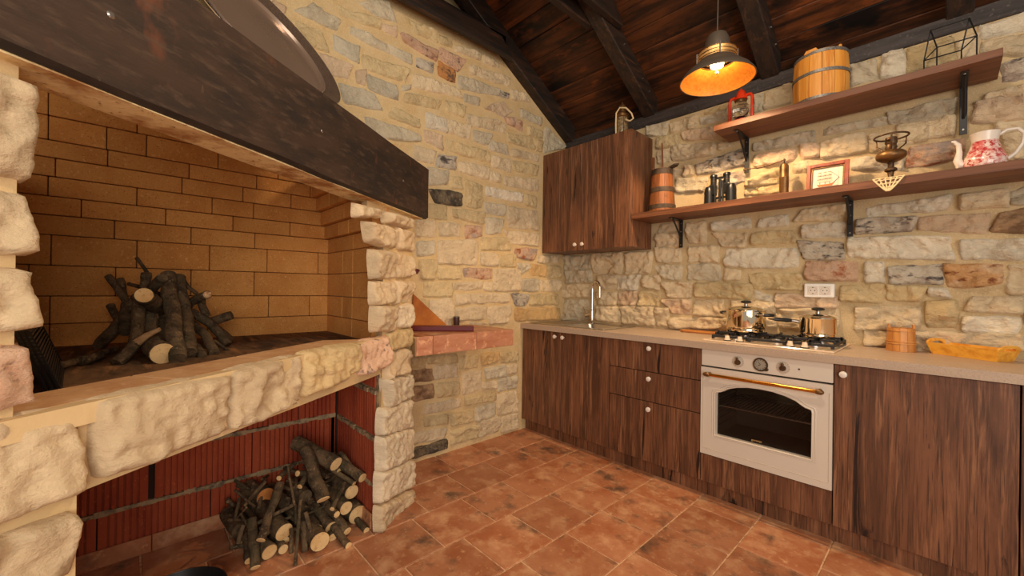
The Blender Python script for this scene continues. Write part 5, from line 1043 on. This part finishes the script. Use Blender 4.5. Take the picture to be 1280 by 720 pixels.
HEARTH = [
([[0.6, -2.832, 0.928], [0.25, -2.879, 0.961]], 0.037, 'fattest log in the hearth with pale oval cut face', 1),
([[0.626, -2.795, 0.909], [0.42, -2.8, 1.044], [0.28, -2.807, 1.203]], 0.0252, 'smooth grey trunk leaning upright in the fire stack', 0),
([[0.512, -2.756, 0.909], [0.32, -2.755, 1.036], [0.22, -2.77, 1.192]], 0.0266, 'rough split trunk leaning right of the smooth trunk', 0),
([[0.25, -2.728, 1.001], [0.36, -2.694, 0.965], [0.507, -2.679, 0.904]], 0.017, 'curved branch drooping to the right of the split trunk', 1),
([[0.2, -2.725, 1.046], [0.24, -2.665, 1.001], [0.295, -2.606, 0.905]], 0.0185, 'knotty branch sloping down right above the curved branch', 0),
([[0.08, -2.659, 0.99], [0.1, -2.564, 1.021]], 0.0207, "short thick piece pointing right at the stack's far side", 0),
([[0.05, -2.612, 0.959], [0.03, -2.555, 0.899]], 0.0133, "thin dark piece lowest at the stack's far right", 0),
([[0.2, -2.736, 1.083], [0.36, -2.688, 1.123]], 0.0178, 'stick with torn pale tip pointing right', 2),
([[0.02, -3.008, 0.902], [0.1, -2.946, 1.007], [0.2, -2.892, 1.111]], 0.0222, 'long dark branch leaning from the hearth floor at left', 0),
([[0.577, -3.068, 0.912], [0.453, -3.02, 0.912], [0.231, -2.954, 0.912]], 0.0118, 'thin twig lying flat toward the left pillar', 0),
([[0.506, -3.026, 0.912], [0.395, -2.988, 0.912]], 0.0148, 'dark curved stub lying under the flat twig', 0),
([[0.55, -2.947, 0.901], [0.5, -2.903, 0.95], [0.42, -2.895, 1.018], [0.35, -2.887, 1.106]], 0.0192, 'forked branch with a side shoot in front of the stack', 0),
([[0.52, -2.881, 1.124], [0.25, -2.831, 1.064]], 0.0266, 'chunky log with pale round cut end facing the room', 1),
([[0.15, -2.899, 1.269], [0.2, -2.867, 1.208]], 0.0067, 'thin dark twig sticking up highest of the stack', 0),
([[0.05, -2.984, 1.194], [0.08, -2.955, 1.145], [0.1, -2.923, 1.079]], 0.0133, "slender branch rising at the stack's upper left", 0),
([[0.03, -2.949, 1.182], [0.08, -2.935, 1.105]], 0.0133, 'dark branch behind the slender upper left branch', 0),
([[0.12, -2.921, 1.162], [0.2, -2.878, 1.147]], 0.0081, "short dark twig pointing left near the stack's top", 0),
([[0.36, -2.827, 1.188], [0.2, -2.88, 1.102]], 0.0185, "branch with a pale broken tip at the stack's top", 2),
([[0.26, -2.871, 1.207], [0.24, -2.874, 1.153]], 0.0163, "pale torn piece of wood at the stack's top", 0),
([[0.0, -2.977, 1.07], [0.05, -2.951, 1.011]], 0.0148, "dark stub at the stack's left shoulder", 0),
([[0.2, -2.759, 1.199], [0.22, -2.741, 1.155], [0.2, -2.707, 1.125]], 0.0081, 'thin bent reddish branch behind the split trunk', 0),
([[0.15, -2.688, 1.092], [0.15, -2.664, 1.02]], 0.0148, 'short upright piece under the torn pale tip', 0),
([[0.36, -2.662, 0.934], [0.4, -2.618, 0.892]], 0.0067, "thin pale stick lying at the stack's right foot", 0),
([[0.36, -2.729, 0.929], [0.537, -2.719, 0.903]], 0.0148, 'knobbly stub between split trunk and curved branch', 0),
([[0.5, -2.797, 0.953], [0.575, -2.781, 0.897]], 0.0067, "pale bark splinter at the smooth trunk's foot", 0),
([[0.3, -2.854, 1.07], [0.35, -2.872, 0.952]], 0.0252, 'dark branch inside the stack behind the forked branch', 0),
([[0.2, -2.826, 1.042], [0.3, -2.799, 0.925]], 0.0296, 'dark log inside the stack behind the smooth trunk', 0),
([[0.1, -2.923, 1.079], [0.2, -2.926, 0.972]], 0.0222, 'dark branch inside the stack at its left', 0),
([[0.15, -2.863, 1.13], [0.15, -2.718, 1.06]], 0.0185, 'dark branch crossing inside the top of the stack', 0)
]
for i, (pts, r, lab, cut) in enumerate(HEARTH):
    o = wood('firewood_log' if r > 0.014 else 'kindling_stick', pts, r, lab, i + 200.7, 'sticks stacked in the hearth', cut=cut)
    if 'forked' in lab:
        MB().tube([(0.498, -2.903, 0.955), (0.51, -2.87, 0.985), (0.525, -2.838, 1.005)], [0.016, 0.011, 0.007], 8).build('side_shoot', M['pale_wood'], o, smooth=50)

# ------------------------------------------------------------------ black rack in the hearth, black pan on the floor
bg = thing('grill_rack', 'black ribbed metal grill rack leaning behind the left pillar', 'grill', (0.80, -3.03, 0.895))
for k in range(3):
    A = V((0.93, -3.038 - 0.010 * k, 0.9)); B = V((1.0, -3.082 - 0.008 * k, 1.05)); w_ = V((-0.42, -0.03, 0))
    MB().tube([A, B, B + w_, A + w_], 0.005, 6, True).build('frame', M['black'], bg, smooth=60)
    b = MB()
    for i in range(1, 16): q = A.lerp(B, i / 16); b.tube([q, q + w_], 0.003, 5)
    b.build('bars', M['black'], bg, kind='stuff')
bp = thing('floor_pan', 'black round pan on the floor at the frame\'s bottom edge', 'pan', (0.59, -2.785, 0.0))
MB().lathe([(0.11, 0.001), (0.125, 0.006), (0.140, 0.075), (0.146, 0.080), (0.138, 0.080), (0.120, 0.010), (0.001, 0.008)], (0.59, -2.785, 0), 40, cap=False).build('body', M['black'], bp, smooth=40)
MB().tube([(0.59 + 0.143 * math.cos(2 * math.pi * i / 40), -2.785 + 0.143 * math.sin(2 * math.pi * i / 40), 0.080) for i in range(40)], 0.004, 6, True).build('rim', M['black'], bp, smooth=60)
